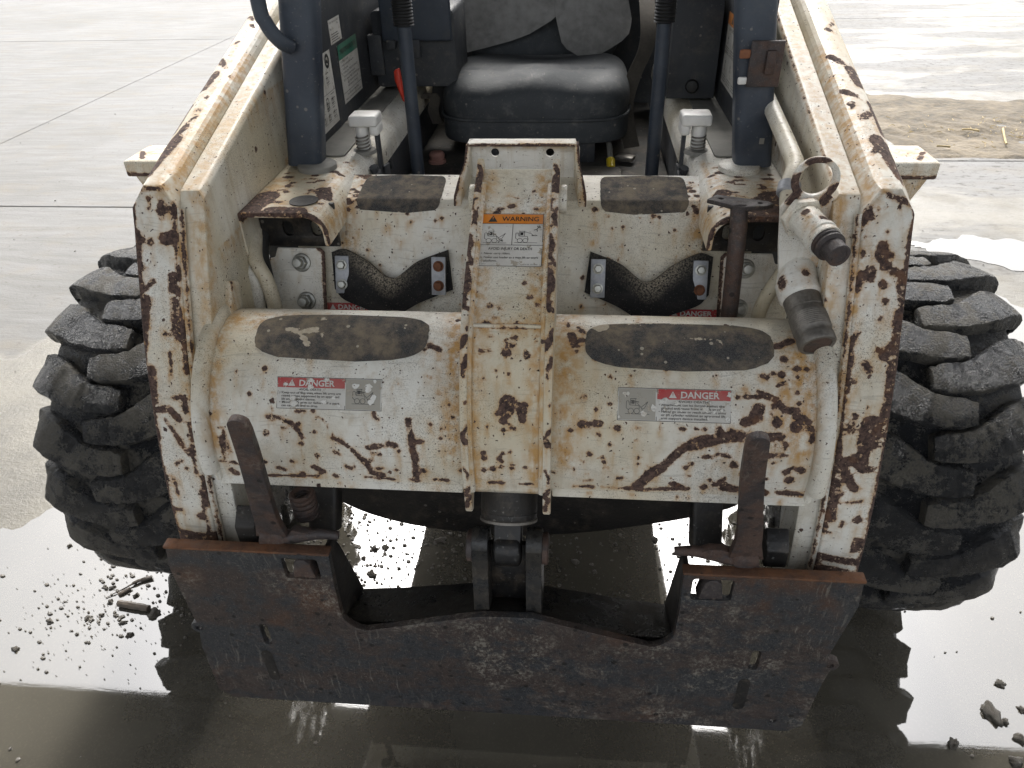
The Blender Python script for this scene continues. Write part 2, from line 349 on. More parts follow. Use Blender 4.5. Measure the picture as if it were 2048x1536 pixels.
def link(name, me, mat, parent=None, loc=(0, 0, 0)):
    o = bpy.data.objects.new(name, me); COL.objects.link(o)
    if mat and me and not me.materials: me.materials.append(mat)
    o.parent = parent
    if parent is not None and parent.type == 'EMPTY': o.location = Vector(loc)-parent.location
    else: o.location = loc
    return o
def mk(name, mb, mat, parent=None, bev=0, seg=2, dens=0, angle=35, jit=0, big=None, rust=None, stain=None, seed=1):
    o = link(name, mb.mesh(name, bev, seg, dens, angle, jit, big), mat, parent)
    if rust is not None or stain is not None: wear(o.data, rust or [], stain or [], seed)
    return o
def segd(P, a, b):
    ab = b-a; t = np.clip(((P-a)@ab)/(ab@ab+1e-12), 0, 1)[:, None]; q = a+t*ab; return np.linalg.norm(P-q, axis=1), q
def wear(me, rust, stain, seed=1, drip=.045):
    "per-vertex fields: where the paint is gone, where rust water has run"
    n = len(me.vertices); P = np.empty(n*3); me.vertices.foreach_get('co', P); P = P.reshape(-1, 3)
    rv = np.zeros(n); sv = np.zeros(n); g = random.Random(seed)
    for s in rust:
        r = s[0]; pts = np.array(s[1:]).reshape(-1, 3)
        lo = pts.min(0)-.09; hi = pts.max(0)+.09; ix = np.where(np.all((P > lo) & (P < hi), axis=1))[0]
        if not len(ix): continue
        Q = P[ix]; d = np.full(len(ix), 9.)
        for i in range(max(1, len(pts)-1)): d = np.minimum(d, segd(Q, pts[i], pts[min(i+1, len(pts)-1)])[0])
        rv[ix] = np.maximum(rv[ix], np.clip(.5+(r-d)/.012, 0, 1))
        k = g.uniform(.1, .9)**1.6; c = pts[-1]; dz = c[2]-Q[:, 2]; L = drip*g.uniform(.4, 1.3)
        run = np.where((dz > 0) & (dz < L), (1-dz/L)*np.clip(1.3-np.abs(Q[:, 0]-c[0])/(r+.002), 0, 1), 0)*(.5+.5*k)
        sv[ix] = np.maximum(sv[ix], np.maximum(k*np.exp(-np.maximum(d-r, 0)/.006), run))
    for s in stain:
        r = s[0]; pts = np.array(s[1:]).reshape(-1, 3); d = np.full(n, 9.)
        for i in range(max(1, len(pts)-1)): d = np.minimum(d, segd(P, pts[i], pts[min(i+1, len(pts)-1)])[0])
        sv = np.maximum(sv, .85*np.clip(1.2-d/r, 0, 1))
    for nm, a in (('rust', rv), ('stain', sv)):
        at = me.attributes.new(nm, 'FLOAT', 'POINT'); at.data.foreach_set('value', a)
def empty(name, loc, label=None, cat=None, group=None):
    o = bpy.data.objects.new(name, None); o.location = loc; o.empty_display_size = .05; COL.objects.link(o)
    if label: tag(o, label, cat, group)
    return o
def tag(o, label, cat, group=None):
    o['label'] = label; o['category'] = cat
    if group: o['group'] = group
    return o
class Sheet:
    "a profile in Y-Z carried across the machine; at(x, s, h): x across, s along the profile, h off the surface"
    def __init__(s, P, flip=1):
        s.P = np.array(P, float); s.L = np.r_[0, np.cumsum(np.linalg.norm(np.diff(s.P, axis=0), axis=1))]
        t = np.gradient(s.P, s.L, axis=0); t /= np.linalg.norm(t, axis=1)[:, None]; s.N = np.stack([t[:, 1], -t[:, 0]], 1)*flip
    def at(s, x, q, h=0.0):
        y = np.interp(q, s.L, s.P[:, 0]); z = np.interp(q, s.L, s.P[:, 1]); ny = np.interp(q, s.L, s.N[:, 0]); nz = np.interp(q, s.L, s.N[:, 1])
        return (x, y+ny*h, z+nz*h)
    def run(s, x, q0, q1, n=12, h=0.0):
        return [c for q in np.linspace(q0, q1, n) for c in s.at(x, q, h)]
F_ = cr([(.985, 1.092), (.975, 1.065), (.945, 1.0), (.918, .94), (.889, .875), (.862, .80), (.842, .735), (.824, .67), (.81, .60), (.80, .52), (.795, .44)], 4)
B_ = cr([(1.03, .862), (1.00, .883), (.965, .892), (.93, .888), (.895, .873), (.866, .850), (.840, .818), (.820, .778), (.810, .73), (.810, .684)], 6)
T_ = cr([(1.112, 1.082), (1.02, 1.037), (.93, .988), (.862, .938), (.818, .87), (.793, .80), (.783, .72), (.787, .655)], 6)
G_ = np.array([(1.31, 1.0), (1.215, .987), (1.202, .976), (1.175, .912), (1.138, .825), (1.10, .735), (1.09, .60), (1.095, .40)])
W_ = off2(T_, -.007)
face_s, beam_s, web_s, pan_s = Sheet(F_), Sheet(B_), Sheet(W_), Sheet(G_)
if beam_s.N[30][0] > 0:
    for q in (face_s, beam_s, web_s, pan_s): q.N *= -1

# where paint has gone: radius, then points on the surface (metres)
RUST_BEAM=[[.003,-.361,.87,.854],[.0008,-.344,.847,.827,-.346,.825,.791],[.003,-.337,.827,.795],[.0025,-.327,.825,.79],[.0034,-.329,.821,.78],[.0028,-.319,.824,.789,-.307,.819,.775,-.302,.817,.766],[.0028,-.255,.817,.768,-.236,.814,.757,-.211,.81,.731],[.0041,-.211,.81,.731,-.201,.809,.707,-.186,.81,.702],[.0031,-.139,.828,.797,-.136,.819,.774],[.0048,-.136,.819,.774,-.132,.811,.737,-.134,.81,.695],[.0025,-.134,.816,.765,-.119,.817,.766],[.003,-.203,.814,.754,-.182,.814,.757],[.0036,-.171,.815,.762,-.161,.815,.758],[.0042,-.114,.906,.879,-.1,.901,.876],[.0025,-.12,.899,.875],[.0019,-.279,.828,.797],[.0025,-.282,.819,.776],[.0021,-.358,.819,.775],[.0021,-.354,.827,.795],[.0015,-.305,.824,.788],[.0043,-.283,.811,.736],[.0035,-.324,.81,.724],[.0035,-.348,.809,.71],[.0021,-.255,.812,.745,-.251,.811,.741],[.0025,-.192,.832,.805,-.187,.828,.797],[.003,-.186,.812,.743],[.0019,-.196,.812,.743],[.0021,-.157,.813,.749],[.0025,-.089,.823,.786],[.0021,-.11,.866,.85],[.0021,-.095,.85,.831],[.0023,-.106,.826,.792],[.0025,-.074,.831,.802],[.0021,-.092,.818,.771],[.0012,-.078,.84,.818],[.0018,-.381,.81,.693,-.29,.81,.695],[.0048,-.312,.81,.7],[.0052,-.291,.809,.714,-.279,.809,.706],[.0044,-.26,.81,.699],[.0022,-.211,.81,.697,-.169,.81,.695],[.003,-.103,.81,.697],[.0026,-.429,.82,.777],[.002,-.426,.818,.771,-.421,.811,.738],[.0022,-.433,.815,.762,-.428,.809,.716],[.004,-.425,.81,.701,-.42,.81,.694],[.003,-.458,.828,.797],[.0019,-.309,.832,.804,-.296,.832,.805],[.0025,-.283,.833,.806],[.0041,.392,.917,.884,.415,.928,.887],[.0052,.4,.897,.874],[.004,.417,.886,.867],[.0026,.431,.885,.866],[.0026,.458,.888,.868],[.0023,.367,.876,.859],[.0023,.376,.874,.858],[.0026,.385,.879,.862],[.0046,.396,.878,.861],[.0034,.399,.868,.852],[.002,.39,.866,.85],[.0023,.418,.876,.859],[.0026,.416,.859,.843],[.0023,.437,.849,.831],[.0037,.335,.854,.837],[.0029,.345,.854,.837,.362,.855,.838],[.004,.37,.857,.84,.386,.853,.836,.4,.843,.823,.416,.844,.824],[.0051,.416,.84,.818,.431,.835,.81],[.0074,.416,.831,.804],[.0037,.437,.83,.802,.439,.824,.787],[.0086,.364,.844,.824,.36,.839,.817],[.0057,.357,.836,.812,.346,.834,.808],[.0063,.39,.834,.808],[.006,.271,.818,.773,.299,.821,.781,.326,.824,.788,.363,.824,.789,.396,.825,.79],[.004,.31,.828,.797,.31,.824,.787],[.0026,.324,.828,.798],[.0026,.289,.828,.797],[.0029,.405,.821,.782,.402,.819,.775],[.0026,.294,.814,.758,.302,.815,.758],[.002,.312,.816,.763],[.002,.319,.815,.761],[.0029,.328,.815,.76],[.0046,.385,.816,.763],[.0023,.395,.816,.764,.406,.816,.765],[.0044,.335,.813,.748],[.0049,.41,.811,.738],[.0026,.42,.812,.744],[.0049,.431,.811,.741],[.0058,.417,.81,.724],[.0029,.384,.809,.723],[.0038,.45,.809,.71,.452,.81,.7],[.0059,.467,.81,.693],[.0039,.298,.809,.704],[.0035,.321,.809,.717],[.0036,.312,.809,.709],[.0054,.326,.809,.703,.348,.81,.701],[.0051,.387,.81,.697],[.0041,.407,.81,.698,.43,.81,.697],[.0027,.439,.81,.695],[.0023,.091,.956,.892,.092,.948,.892],[.0027,.108,.947,.891,.114,.935,.889],[.0054,.096,.93,.888,.101,.916,.883],[.0036,.114,.921,.885],[.0022,.109,.911,.881,.101,.909,.88],[.0029,.104,.902,.877],[.0031,.132,.892,.871],[.0031,.117,.85,.832],[.0026,.155,.845,.825],[.0022,.135,.84,.819],[.0048,.115,.829,.799],[.0037,.13,.83,.8,.141,.83,.801],[.0026,.1,.825,.79],[.0044,.167,.827,.795],[.0035,.139,.823,.785],[.0017,.195,.828,.796],[.0017,.228,.828,.797],[.0026,.259,.828,.797],[.0019,.276,.828,.798],[.0024,.29,.828,.797],[.0026,.324,.828,.797],[.0017,.193,.82,.779],[.0026,.158,.818,.771],[.002,.129,.814,.756],[.002,.16,.814,.758],[.002,.118,.812,.742],[.0029,.15,.812,.743],[.0027,.152,.81,.733],[.0029,.2,.813,.752],[.002,.2,.812,.742],[.002,.125,.809,.721],[.0023,.122,.809,.707],[.0029,.13,.809,.709],[.0022,.267,.811,.739],[.002,.274,.812,.746],[.0022,.311,.816,.762],[.002,.319,.815,.762],[.0026,.291,.814,.757,.302,.814,.757],[.0028,.328,.815,.759],[.0052,.336,.812,.746],[.0026,.154,.871,.855],[.0017,.183,.873,.857],[.0031,.234,.881,.864],[.0075,.201,.81,.7,.215,.809,.722,.233,.811,.737],[.0057,.233,.811,.737,.247,.814,.755,.267,.819,.775],[.0047,.267,.819,.775,.288,.822,.784,.313,.824,.789,.338,.826,.792],[.0035,.31,.829,.799,.312,.825,.791],[.0032,.183,.81,.696,.213,.81,.693],[.0027,.219,.81,.695,.274,.81,.699],[.0054,.254,.809,.708,.263,.81,.702],[.0045,.298,.809,.704],[.0058,.323,.809,.711,.338,.81,.703],[.0021,.11,.81,.695],[.0021,.118,.81,.696],[.0023,.128,.81,.696],[.0018,.135,.81,.695],[.0018,.152,.81,.695],[.0018,.16,.81,.695],[.0018,.174,.81,.695]]
RUST_TOWER=[[.0026,-.02,.893,.955],[.0019,-.005,.889,.953],[.0028,.049,.894,.956],[.0019,-.011,.879,.944],[.0028,-.022,.873,.939],[.0027,.022,.873,.939],[.0029,.043,.87,.936],[.0023,.051,.87,.936],[.0019,-.015,.86,.925],[.003,.007,.856,.92],[.0019,.015,.859,.924,.021,.86,.925],[.003,-.029,.848,.909],[.0021,-.016,.848,.909],[.0059,.007,.847,.907],[.0019,.013,.852,.915,.017,.853,.916],[.0038,.036,.848,.908,.037,.844,.903],[.0023,.049,.856,.92],[.0008,.046,.86,.926,.057,.861,.926],[.0021,-.008,.833,.884],[.0017,.012,.831,.881],[.0019,-.023,.828,.875],[.0094,.01,.815,.847,.009,.809,.832],[.0047,.004,.805,.819],[.0026,-.005,.809,.829],[.0053,.032,.813,.841,.031,.806,.822],[.003,.017,.802,.808],[.0017,.013,.804,.814],[.0019,-.019,.803,.809],[.0017,.004,.801,.805],[.0031,-.025,.794,.768,-.024,.793,.759],[.0018,.003,.794,.769,-.004,.793,.758],[.0029,.0,.793,.755],[.0033,.017,.792,.749,.015,.791,.743],[.0022,.035,.792,.745],[.0038,-.026,.791,.738],[.0044,-.013,.791,.74],[.0017,.013,.795,.771],[.0018,-.001,.792,.744],[.002,-.019,.79,.714,.001,.79,.715],[.0018,.026,.79,.714,.044,.79,.715],[.0025,.033,1.073,1.055],[.0017,-.003,1.063,1.05],[.0023,.01,1.06,1.049],[.0029,-.001,1.044,1.041,.004,1.046,1.042],[.0038,-.02,1.034,1.036,-.015,1.041,1.04],[.0029,.038,1.041,1.04],[.0023,.021,1.032,1.035],[.0015,-.037,1.048,1.043],[.0036,.029,.924,.976],[.0039,.037,.905,.963],[.0029,-.019,.893,.955],[.0023,-.004,.889,.952],[.0036,.049,.894,.956],[.0014,-.028,.915,.97],[.0021,-.012,.879,.944],[.0014,-.042,.91,.967]]
RUST_G=[[.0054,-.307,1.213,.985],[.0036,-.31,1.21,.983,-.302,1.209,.982],[.0032,-.305,1.201,.973],[.0038,-.197,1.198,.967],[.0022,-.148,1.194,.957],[.0018,-.19,1.193,.955],[.0018,-.158,1.182,.928],[.0023,-.272,1.173,.908],[.0023,-.249,1.163,.883],[.002,-.136,1.196,.961],[.0037,.13,1.202,.976],[.0026,.232,1.198,.967],[.0022,.242,1.197,.965],[.0015,.209,1.197,.964],[.0022,.269,1.189,.945],[.0033,.112,1.156,.868],[.0015,.152,1.198,.966]]
RUST_FACE=[[.0033,-.552,.977,1.071,-.556,.953,1.017],[.0053,-.551,.96,1.031,-.55,.939,.988],[.0057,-.545,.955,1.021],[.0033,-.552,.939,.988,-.547,.902,.906],[.0037,-.531,.93,.966,-.543,.924,.955],[.005,-.542,.919,.943,-.552,.892,.882],[.006,-.546,.877,.843,-.549,.86,.793],[.0039,-.559,.854,.775,-.552,.842,.735],[.004,-.509,.978,1.071,-.51,.971,1.057],[.0032,-.527,.979,1.075],[.0032,-.527,.974,1.062],[.004,-.498,.974,1.063],[.0032,-.509,.968,1.05],[.0089,-.507,.956,1.023,-.494,.956,1.025],[.0045,-.53,.953,1.018],[.0025,-.54,.938,.984],[.0062,-.5,.933,.974,-.5,.925,.955],[.0029,-.501,.919,.942,-.503,.896,.891],[.0042,-.518,.897,.893],[.0033,-.497,.916,.937],[.0017,-.509,.894,.887,-.517,.872,.829],[.0033,-.501,.898,.895,-.498,.894,.888],[.0047,-.499,.861,.798,-.5,.856,.781],[.0051,-.547,.855,.78,-.526,.856,.782,-.513,.851,.765],[.0026,-.536,.851,.765,-.518,.841,.732,-.501,.832,.701],[.0025,-.517,.861,.798,-.503,.863,.802],[.0026,-.519,.831,.698,-.53,.829,.69],[.0026,-.513,.827,.684],[.0022,-.539,.824,.668,-.537,.817,.638],[.0018,-.556,.811,.609,-.537,.811,.607],[.0059,-.507,.809,.595],[.0101,-.56,.804,.558,-.51,.803,.549],[.0116,-.571,.802,.537,-.503,.801,.535],[.0016,-.488,.983,1.086,-.493,.94,.988],[.0017,-.491,.927,.959,-.493,.877,.844],[.0026,-.496,.849,.759,-.498,.826,.677],[.0028,-.495,.818,.643,-.498,.802,.538],[.0024,-.54,.984,1.089,-.502,.984,1.089],[.0041,.494,.977,1.069,.498,.972,1.058],[.0026,.505,.977,1.069],[.0021,.517,.977,1.069],[.0029,.534,.978,1.071],[.0017,.52,.965,1.042],[.0073,.517,.956,1.023,.515,.95,1.011],[.0043,.53,.951,1.013],[.0017,.521,.958,1.028],[.007,.523,.945,1.001],[.0058,.505,.942,.994,.505,.938,.984],[.0049,.535,.942,.993],[.0051,.522,.934,.976],[.003,.493,.941,.99],[.0023,.491,.933,.974],[.0021,.493,.961,1.035],[.0039,.527,.925,.957],[.0025,.524,.916,.935],[.0021,.492,.953,1.017,.492,.95,1.011],[.0023,.552,.965,1.042,.55,.943,.996],[.0042,.545,.941,.991,.547,.936,.98],[.0035,.547,.919,.942,.545,.912,.927],[.0031,.516,.983,1.086,.544,.98,1.077],[.0028,.523,.915,.934],[.0034,.495,.906,.915],[.0045,.528,.925,.956],[.0056,.521,.935,.977],[.0034,.525,.897,.895],[.0043,.509,.889,.876,.517,.886,.866],[.0034,.5,.88,.851],[.0023,.521,.867,.816],[.0038,.506,.863,.803],[.0032,.502,.86,.795,.503,.855,.778],[.0146,.531,.859,.79,.529,.851,.766],[.0083,.525,.847,.751,.526,.839,.726],[.0059,.499,.842,.735,.518,.844,.742],[.0041,.495,.84,.728,.511,.841,.732],[.005,.538,.839,.724],[.0066,.505,.836,.716,.52,.83,.694],[.0067,.492,.833,.703,.496,.818,.643],[.006,.501,.827,.684],[.0012,.509,.824,.671,.535,.824,.672],[.007,.535,.818,.641],[.0024,.515,.817,.636],[.0018,.5,.813,.617],[.0021,.512,.815,.628],[.0047,.541,.811,.605,.539,.808,.585],[.0057,.49,.806,.571,.544,.805,.562],[.0051,.488,.803,.55,.539,.802,.541],[.0038,.485,.801,.533,.535,.801,.53],[.0039,.549,.92,.945,.545,.904,.909],[.0068,.543,.899,.899,.534,.893,.886],[.0026,.541,.891,.88,.546,.869,.82],[.0038,.544,.867,.814,.545,.859,.791],[.002,.542,.935,.978,.549,.924,.953],[.0018,.487,.876,.841,.491,.846,.75],[.0024,.488,.842,.734,.488,.826,.677]]

# ------------------------------------------------------------ the loader
LOADER = empty('skid_steer_loader', (0, 1.3, 0), 'chipped cream skid steer loader standing with lowered arms on wet concrete', 'loader')
L = LOADER
def edge_strokes(path, r): return [[r]+[c for p in path for c in p]]
# ---- lift arms
ARM_BACK = [(.86, .44), (.875, .53), (.90, .60), (.98, .74), (1.07, .86), (1.12, .925), (1.2, .955), (2.6, 1.34), (2.6, 1.572)]
for s in (-1, 1):
    poly = [tuple(F_[0])]+[tuple(p) for p in F_ if p[1] < 1.035]+ARM_BACK
    x0, x1 = s*.487, s*.555
    top = lambda a, b: all(abs(c.z-(1.092+.297*(c.y-.985))) < .004 for c in (a, b)) and abs(a.x-b.x) < .001
    rs = RUST_FACE+[[.004]+[c for y, z in F_[3:] for c in (s*.555, y, z)]]+[[.0032]+[c for y, z in F_[i:i+n_] for c in (s*.489, y, z)] for i, n_ in ((3, 3), (9, 2), (14, 5), (22, 3), (28, 4), (34, 4))]
    g = random.Random(40+s)
    for k in range(26):
        y = g.uniform(1.0, 1.9); z = 1.092+.297*(y-.985)
        rs = rs+[[g.uniform(.002, .0075), s*g.uniform(.50, .552), y, z+.01, s*g.uniform(.50, .552), y+g.uniform(0, .05), z+.01]]
    rs = rs+[[.012, s*.545, 1.02, 1.10, s*.53, 1.10, 1.125], [.009, s*.55, 1.12, 1.13, s*.548, 1.2, 1.15], [.011, s*.54, 1.25, 1.17, s*.535, 1.29, 1.18], [.007, s*.53, 1.56, 1.262, s*.525, 1.6, 1.272]]
    st = [[.03, s*.50, .99, 1.09, s*.50, 1.35, 1.2], [.012, s*.49, .97, 1.06, s*.49, .85, .77]]
    arm = mk('lift_arm', MB().prism(poly, fYZ, x0, x1), m_cream, L, .005, 3, .009, 30, 0, (top, .031), rs, st, 3)
    # inner wall plate with its ledge under the rail
    fr = off2(F_, -.016 if off2(F_, .016)[20][0] < F_[20][0] else .016)
    ip = [tuple(p) for p in fr[2:]]
    ip[0] = (1.0, 1.080); poly = ip+[(.872, .44), (.885, .53), (.91, .60), (.985, .735), (1.07, .852), (1.115, .912), (1.16, .938), (2.55, 1.31), (2.55, 1.537)]
    g = random.Random(11+s); rs = []
    for k in range(34):
        y = g.uniform(.9, 1.7); z = g.uniform(.7, 1.25)
        rs.append([g.uniform(.0012, .0035), s*.452, y, z, s*.452, y-.004, z+g.uniform(-.012, .012)])
    led = [(s*.454, y, 1.075+.293*(y-.98)) for y in np.linspace(1.0, 2.0, 14)]
    if s > 0: rs += [[.0022]+[c for p in led for c in p]]
    st = [[.022]+[c for y in np.linspace(1.0, 1.6, 9) for c in (s*.47, y, 1.086+.293*(y-.98))], [.02, s*.46, 1.0, 1.07, s*.46, .93, .9], [.03, s*.455, .98, .88, s*.455, .85, .72]]
    mk('inner_plate', MB().prism(poly, fYZ, s*.452, s*.488), m_cream, arm, .003, 2, .010, 30, 0, (lambda a, b: abs(a.x-b.x) < .001 and abs(a.x) < .46 and a.z > 1.06 and b.z > 1.06 and abs(a.y-b.y) > .5, .011), rs, st, 5)
    b = MB(); b.tube([(s*.4865, y-.006, z) for y, z in fr[4:]], .007, 8); mk('weld_bead', b, m_cream, arm, rust=[[.002]+[c for y, z in fr[4::5] for c in (s*.483, y-.01, z)]], stain=[[.02, s*.487, .96, 1.02, s*.487, .82, .7]])
    # stop bracket on the outer side
    b = MB(); b.box(s*.553, s*.628, 1.098, 1.185, 1.066, 1.092)
    b.prism([(.553, 1.066), (.622, 1.066), (.605, 1.03), (.585, .985), (.553, .97)], lambda u, v, w: (s*u, w, v), 1.108, 1.175)
    mk('stop_bracket', b, m_cream, arm, .004, 2, .01, 30, rust=[[.0045, s*.56, 1.098, 1.068, s*.628, 1.098, 1.068], [.004, s*.628, 1.098, 1.07, s*.628, 1.18, 1.09], [.006, s*.575, 1.1, 1.06, s*.58, 1.1, 1.03], [.003, s*.6, 1.11, 1.092, s*.62, 1.15, 1.092], [.003, s*.6, 1.098, 1.0, s*.62, 1.1, 1.06]], stain=[[.04, s*.6, 1.1, 1.05, s*.59, 1.1, .99], [.04, s*.6, 1.14, 1.092]])
    # gusset where the arm meets the beam
    b = MB().prism([(.955, .880), (1.01, .880), (1.015, .925), (.99, .938)], lambda u, v, w: (w, u, v), s*.441, s*.455)
    mk('gusset', b, m_cream, arm, .004, 2, .01, rust=[[.003, s*.435, .98, .9, s*.44, .99, .94]], stain=[[.03, s*.44, .97, .9]])

# ---- cross beam
poly = [tuple(p) for p in B_]+[(.818, .680), (1.035, .68), (1.045, .70), (1.045, .84)]
st = [[.03]+beam_s.run(x, .05, .30, 8) for x in (-.072, .088)]+[[.02]+beam_s.run(-.44, .1, .3, 8), [.035]+beam_s.run(.425, .12, .28, 8), [.02]+beam_s.run(.40, .18, .26, 4), [.03, -.43, .95, .893, -.3, .95, .893]]
g = random.Random(3); ex = []
for k in range(60):
    x = g.uniform(-.45, .45); q = g.choice([g.uniform(.05, .33), g.uniform(.325, .352)])
    ex.append([g.uniform(.0009, .0026)]+list(beam_s.at(x, q))+list(beam_s.at(x+g.uniform(-.006, .006), q+g.uniform(-.004, .004))))
for k in range(14):
    x = g.uniform(-.42, .42); ex.append([.0006]+list(beam_s.at(x, g.uniform(.18, .26)))+list(beam_s.at(x+g.uniform(-.05, .05), g.uniform(.27, .34))))
beam = mk('cross_beam', MB().prism(poly, fYZ, -.4535, .4535), m_cream, L, .003, 3, .0075, 28, rust=RUST_BEAM+ex, stain=st, seed=9)
for s in (-1, 1):
    b = MB().tube([(s*.4495, y, z) for y, z in off2(B_, 0)[8:]], .006, 8); mk('weld_bead', b, m_cream, beam, stain=[[.02]+beam_s.run(s*.45, .1, .3, 6)], rust=[])
    b = MB().tube([(s*.4565, *beam_s.at(0, q, .003)[1:]) for q in np.linspace(.06, .345, 40)], .0135, 12); mk('weld_bead', b, m_cream, beam, stain=[[.015]+beam_s.run(s*.45, .12, .3, 6)], rust=[])
def patch(name, sheet, outline, mat, parent, h, wearlist=None, nx=60, ny=24):
    "a thin pad following the sheet, trimmed to an outline in (across, along) coordinates"
    o = np.array(outline); m = MB(); lo, hi = o.min(0), o.max(0)
    qs = np.linspace(lo[1], hi[1], ny); top = []
    for q in qs:
        xs = []
        for i in range(len(o)):
            a, c = o[i], o[(i+1) % len(o)]
            if (a[1]-q)*(c[1]-q) <= 0 and a[1] != c[1]: xs.append(a[0]+(q-a[1])/(c[1]-a[1])*(c[0]-a[0]))
        if len(xs) < 2: xs = [o[np.argmin(abs(o[:, 1]-q))][0]]*2
        top.append([sheet.at(x, q, h) for x in np.linspace(min(xs), max(xs), nx)])
    m.surf(top)
    edge = [top[0][j] for j in range(nx)]+[top[i][-1] for i in range(ny)]+[top[-1][j] for j in range(nx-1, -1, -1)]+[top[i][0] for i in range(ny-1, -1, -1)]
    low = [(p[0], p[1]+h*.9, p[2]-h*.5) for p in edge]; m.rings([edge, low], False)
    return mk(name, m, mat, parent, rust=wearlist or [], stain=[])
def padline(x0, x1, q0, q1, rx, rq, rough=.0012, seed=0, ex=3.4):
    g = random.Random(seed); P = []
    for a in np.linspace(0, 360, 120, endpoint=False):
        c, s_ = math.cos(R(a)), math.sin(R(a)); k = (abs(c)**ex+abs(s_)**ex)**(-1/ex)
        P.append(((x0+x1)/2+(x1-x0)/2*c*k+g.uniform(-rough, rough), (q0+q1)/2+(q1-q0)/2*s_*k+g.uniform(-rough, rough)))
    return P
bl = lambda pts, r: [[r]+[c for x, q in pts for c in beam_s.at(x, q, .001)]]
patch('grip_pad', beam_s, padline(-.385, -.118, .072, .164, .04, .04, .001, 1), m_pad, beam, .0016,
      bl([(-.335, .112), (-.318, .116)], .005)+bl([(-.312, .113), (-.296, .110)], .006)+bl([(-.31, .126), (-.30, .136)], .005)+bl([(-.282, .118), (-.279, .124)], .003)+bl([(-.29, .086), (-.285, .087)], .003)+bl([(-.2, .166), (-.14, .165)], .002))
patch('grip_pad', beam_s, padline(.118, .388, .078, .166, .04, .04, .001, 2), m_pad, beam, .0016,
      bl([(.262, .113), (.29, .112), (.31, .114)], .0015)+bl([(.315, .118), (.318, .128)], .001)+bl([(.118, .075), (.14, .09)], .012)+bl([(.15, .168), (.24, .167)], .003)+bl([(.10, .08), (.3, .074)], .004))

# ---- cylinder cover (the tower standing on the beam)
tower = mk('cylinder_cover', MB().prism([tuple(p) for p in W_ if p[1] > .694]+[(.797, .688), (.86, .688), (.93, .80), (1.0, .90), (1.075, .97), (1.13, 1.01), (1.135, 1.055)], fYZ, -.046, .061),
           m_cream, L, .001, 1, .007, 30, rust=RUST_TOWER+[[.0025, -.04, *web_s.at(0, .283)[1:], .05, *web_s.at(0, .283)[1:]]],
           stain=[[.022]+web_s.run(-.042, .02, .55, 16), [.022]+web_s.run(.052, .02, .55, 16), [.02, -.04, *web_s.at(0, .283)[1:], .05, *web_s.at(0, .283)[1:]]], seed=4)
for x0, x1 in ((-.0575, -.0462), (.0605, .0725)):
    poly = [(1.118, 1.092)]+[tuple(p) for p in T_]+[(.797, .650), (.83, .69), (.90, .76), (.96, .86), (1.02, .92), (1.10, .985), (1.135, 1.03), (1.128, 1.075)]
    ed = [[.0052]+[c for y, z in T_[::3] for c in ((x0+x1)/2, y, z)]]
    g = random.Random(5); ed = []
    for k in range(24):
        i = g.randrange(0, len(T_)-4); ed.append([g.uniform(.0006, .0042)]+[c for y, z in T_[i:i+g.choice([1, 2, 3, 4])] for c in (g.uniform(x0, x1), y, z)])
    mk('flange', MB().prism(poly, fYZ, x0, x1), m_cream, tower, .0025, 2, .006, 30, rust=ed, stain=[], seed=8)
for x in (-.0445, .0590):
    mk('weld_bead', MB().tube([(x, y, z) for y, z in off2(T_, -.006)[2:-4]], .005, 8), m_cream, tower, stain=[[.02]+web_s.run(x, 0, .5, 14)], rust=[[.0016]+web_s.run(x, .1, .5, 5)])
mk('cover_seam', MB().tube([web_s.at(x, .283, 0) for x in np.linspace(-.044, .056, 20)], .003, 6), m_cream, tower, rust=[[.0015, 0, *web_s.at(0, .285)[1:], .03, *web_s.at(0, .285)[1:]]], stain=[[.02, 0, *web_s.at(0, .283)[1:]]])
for x in (-.0685, .0720): mk('pin_boss', MB().cyl((x, 1.095, 1.035), (x+.012, 1.095, 1.035), .022), m_cream, tower, .002)
b = MB()
for x in (-.058, .068): b.cyl((x, .835, .697), (x+.002, .835, .68), .001)
# ---- chassis front
g = random.Random(21)
gx = [[g.uniform(.0008, .0022)]+list(pan_s.at(g.uniform(-.32, .32), g.uniform(.1, .30))) for k in range(40)]
gx += [[g.uniform(.002, .006)]+list(pan_s.at(g.choice([-1, 1])*g.uniform(.285, .32), g.uniform(.0, .12))) for k in range(26)]
panel = mk('front_panel', MB().prism([tuple(p) for p in G_]+[(1.13, .40), (1.12, .6), (1.15, .78), (1.24, .965), (1.312, .975)], fYZ, -.40, .40), m_cream, L, .003, 2, .010, 30,
           rust=RUST_G+gx, stain=[[.02]+pan_s.run(-.305, .1, .2, 5), [.02]+pan_s.run(.305, .1, .2, 5), [.012]+list(pan_s.at(-.235, .15)), [.014]+list(pan_s.at(-.18, .245)), [.01]+pan_s.run(.13, .14, .17, 3)])
pl = lambda pts, r: [[r]+[c for x, q in pts for c in pan_s.at(x, q, .001)]]
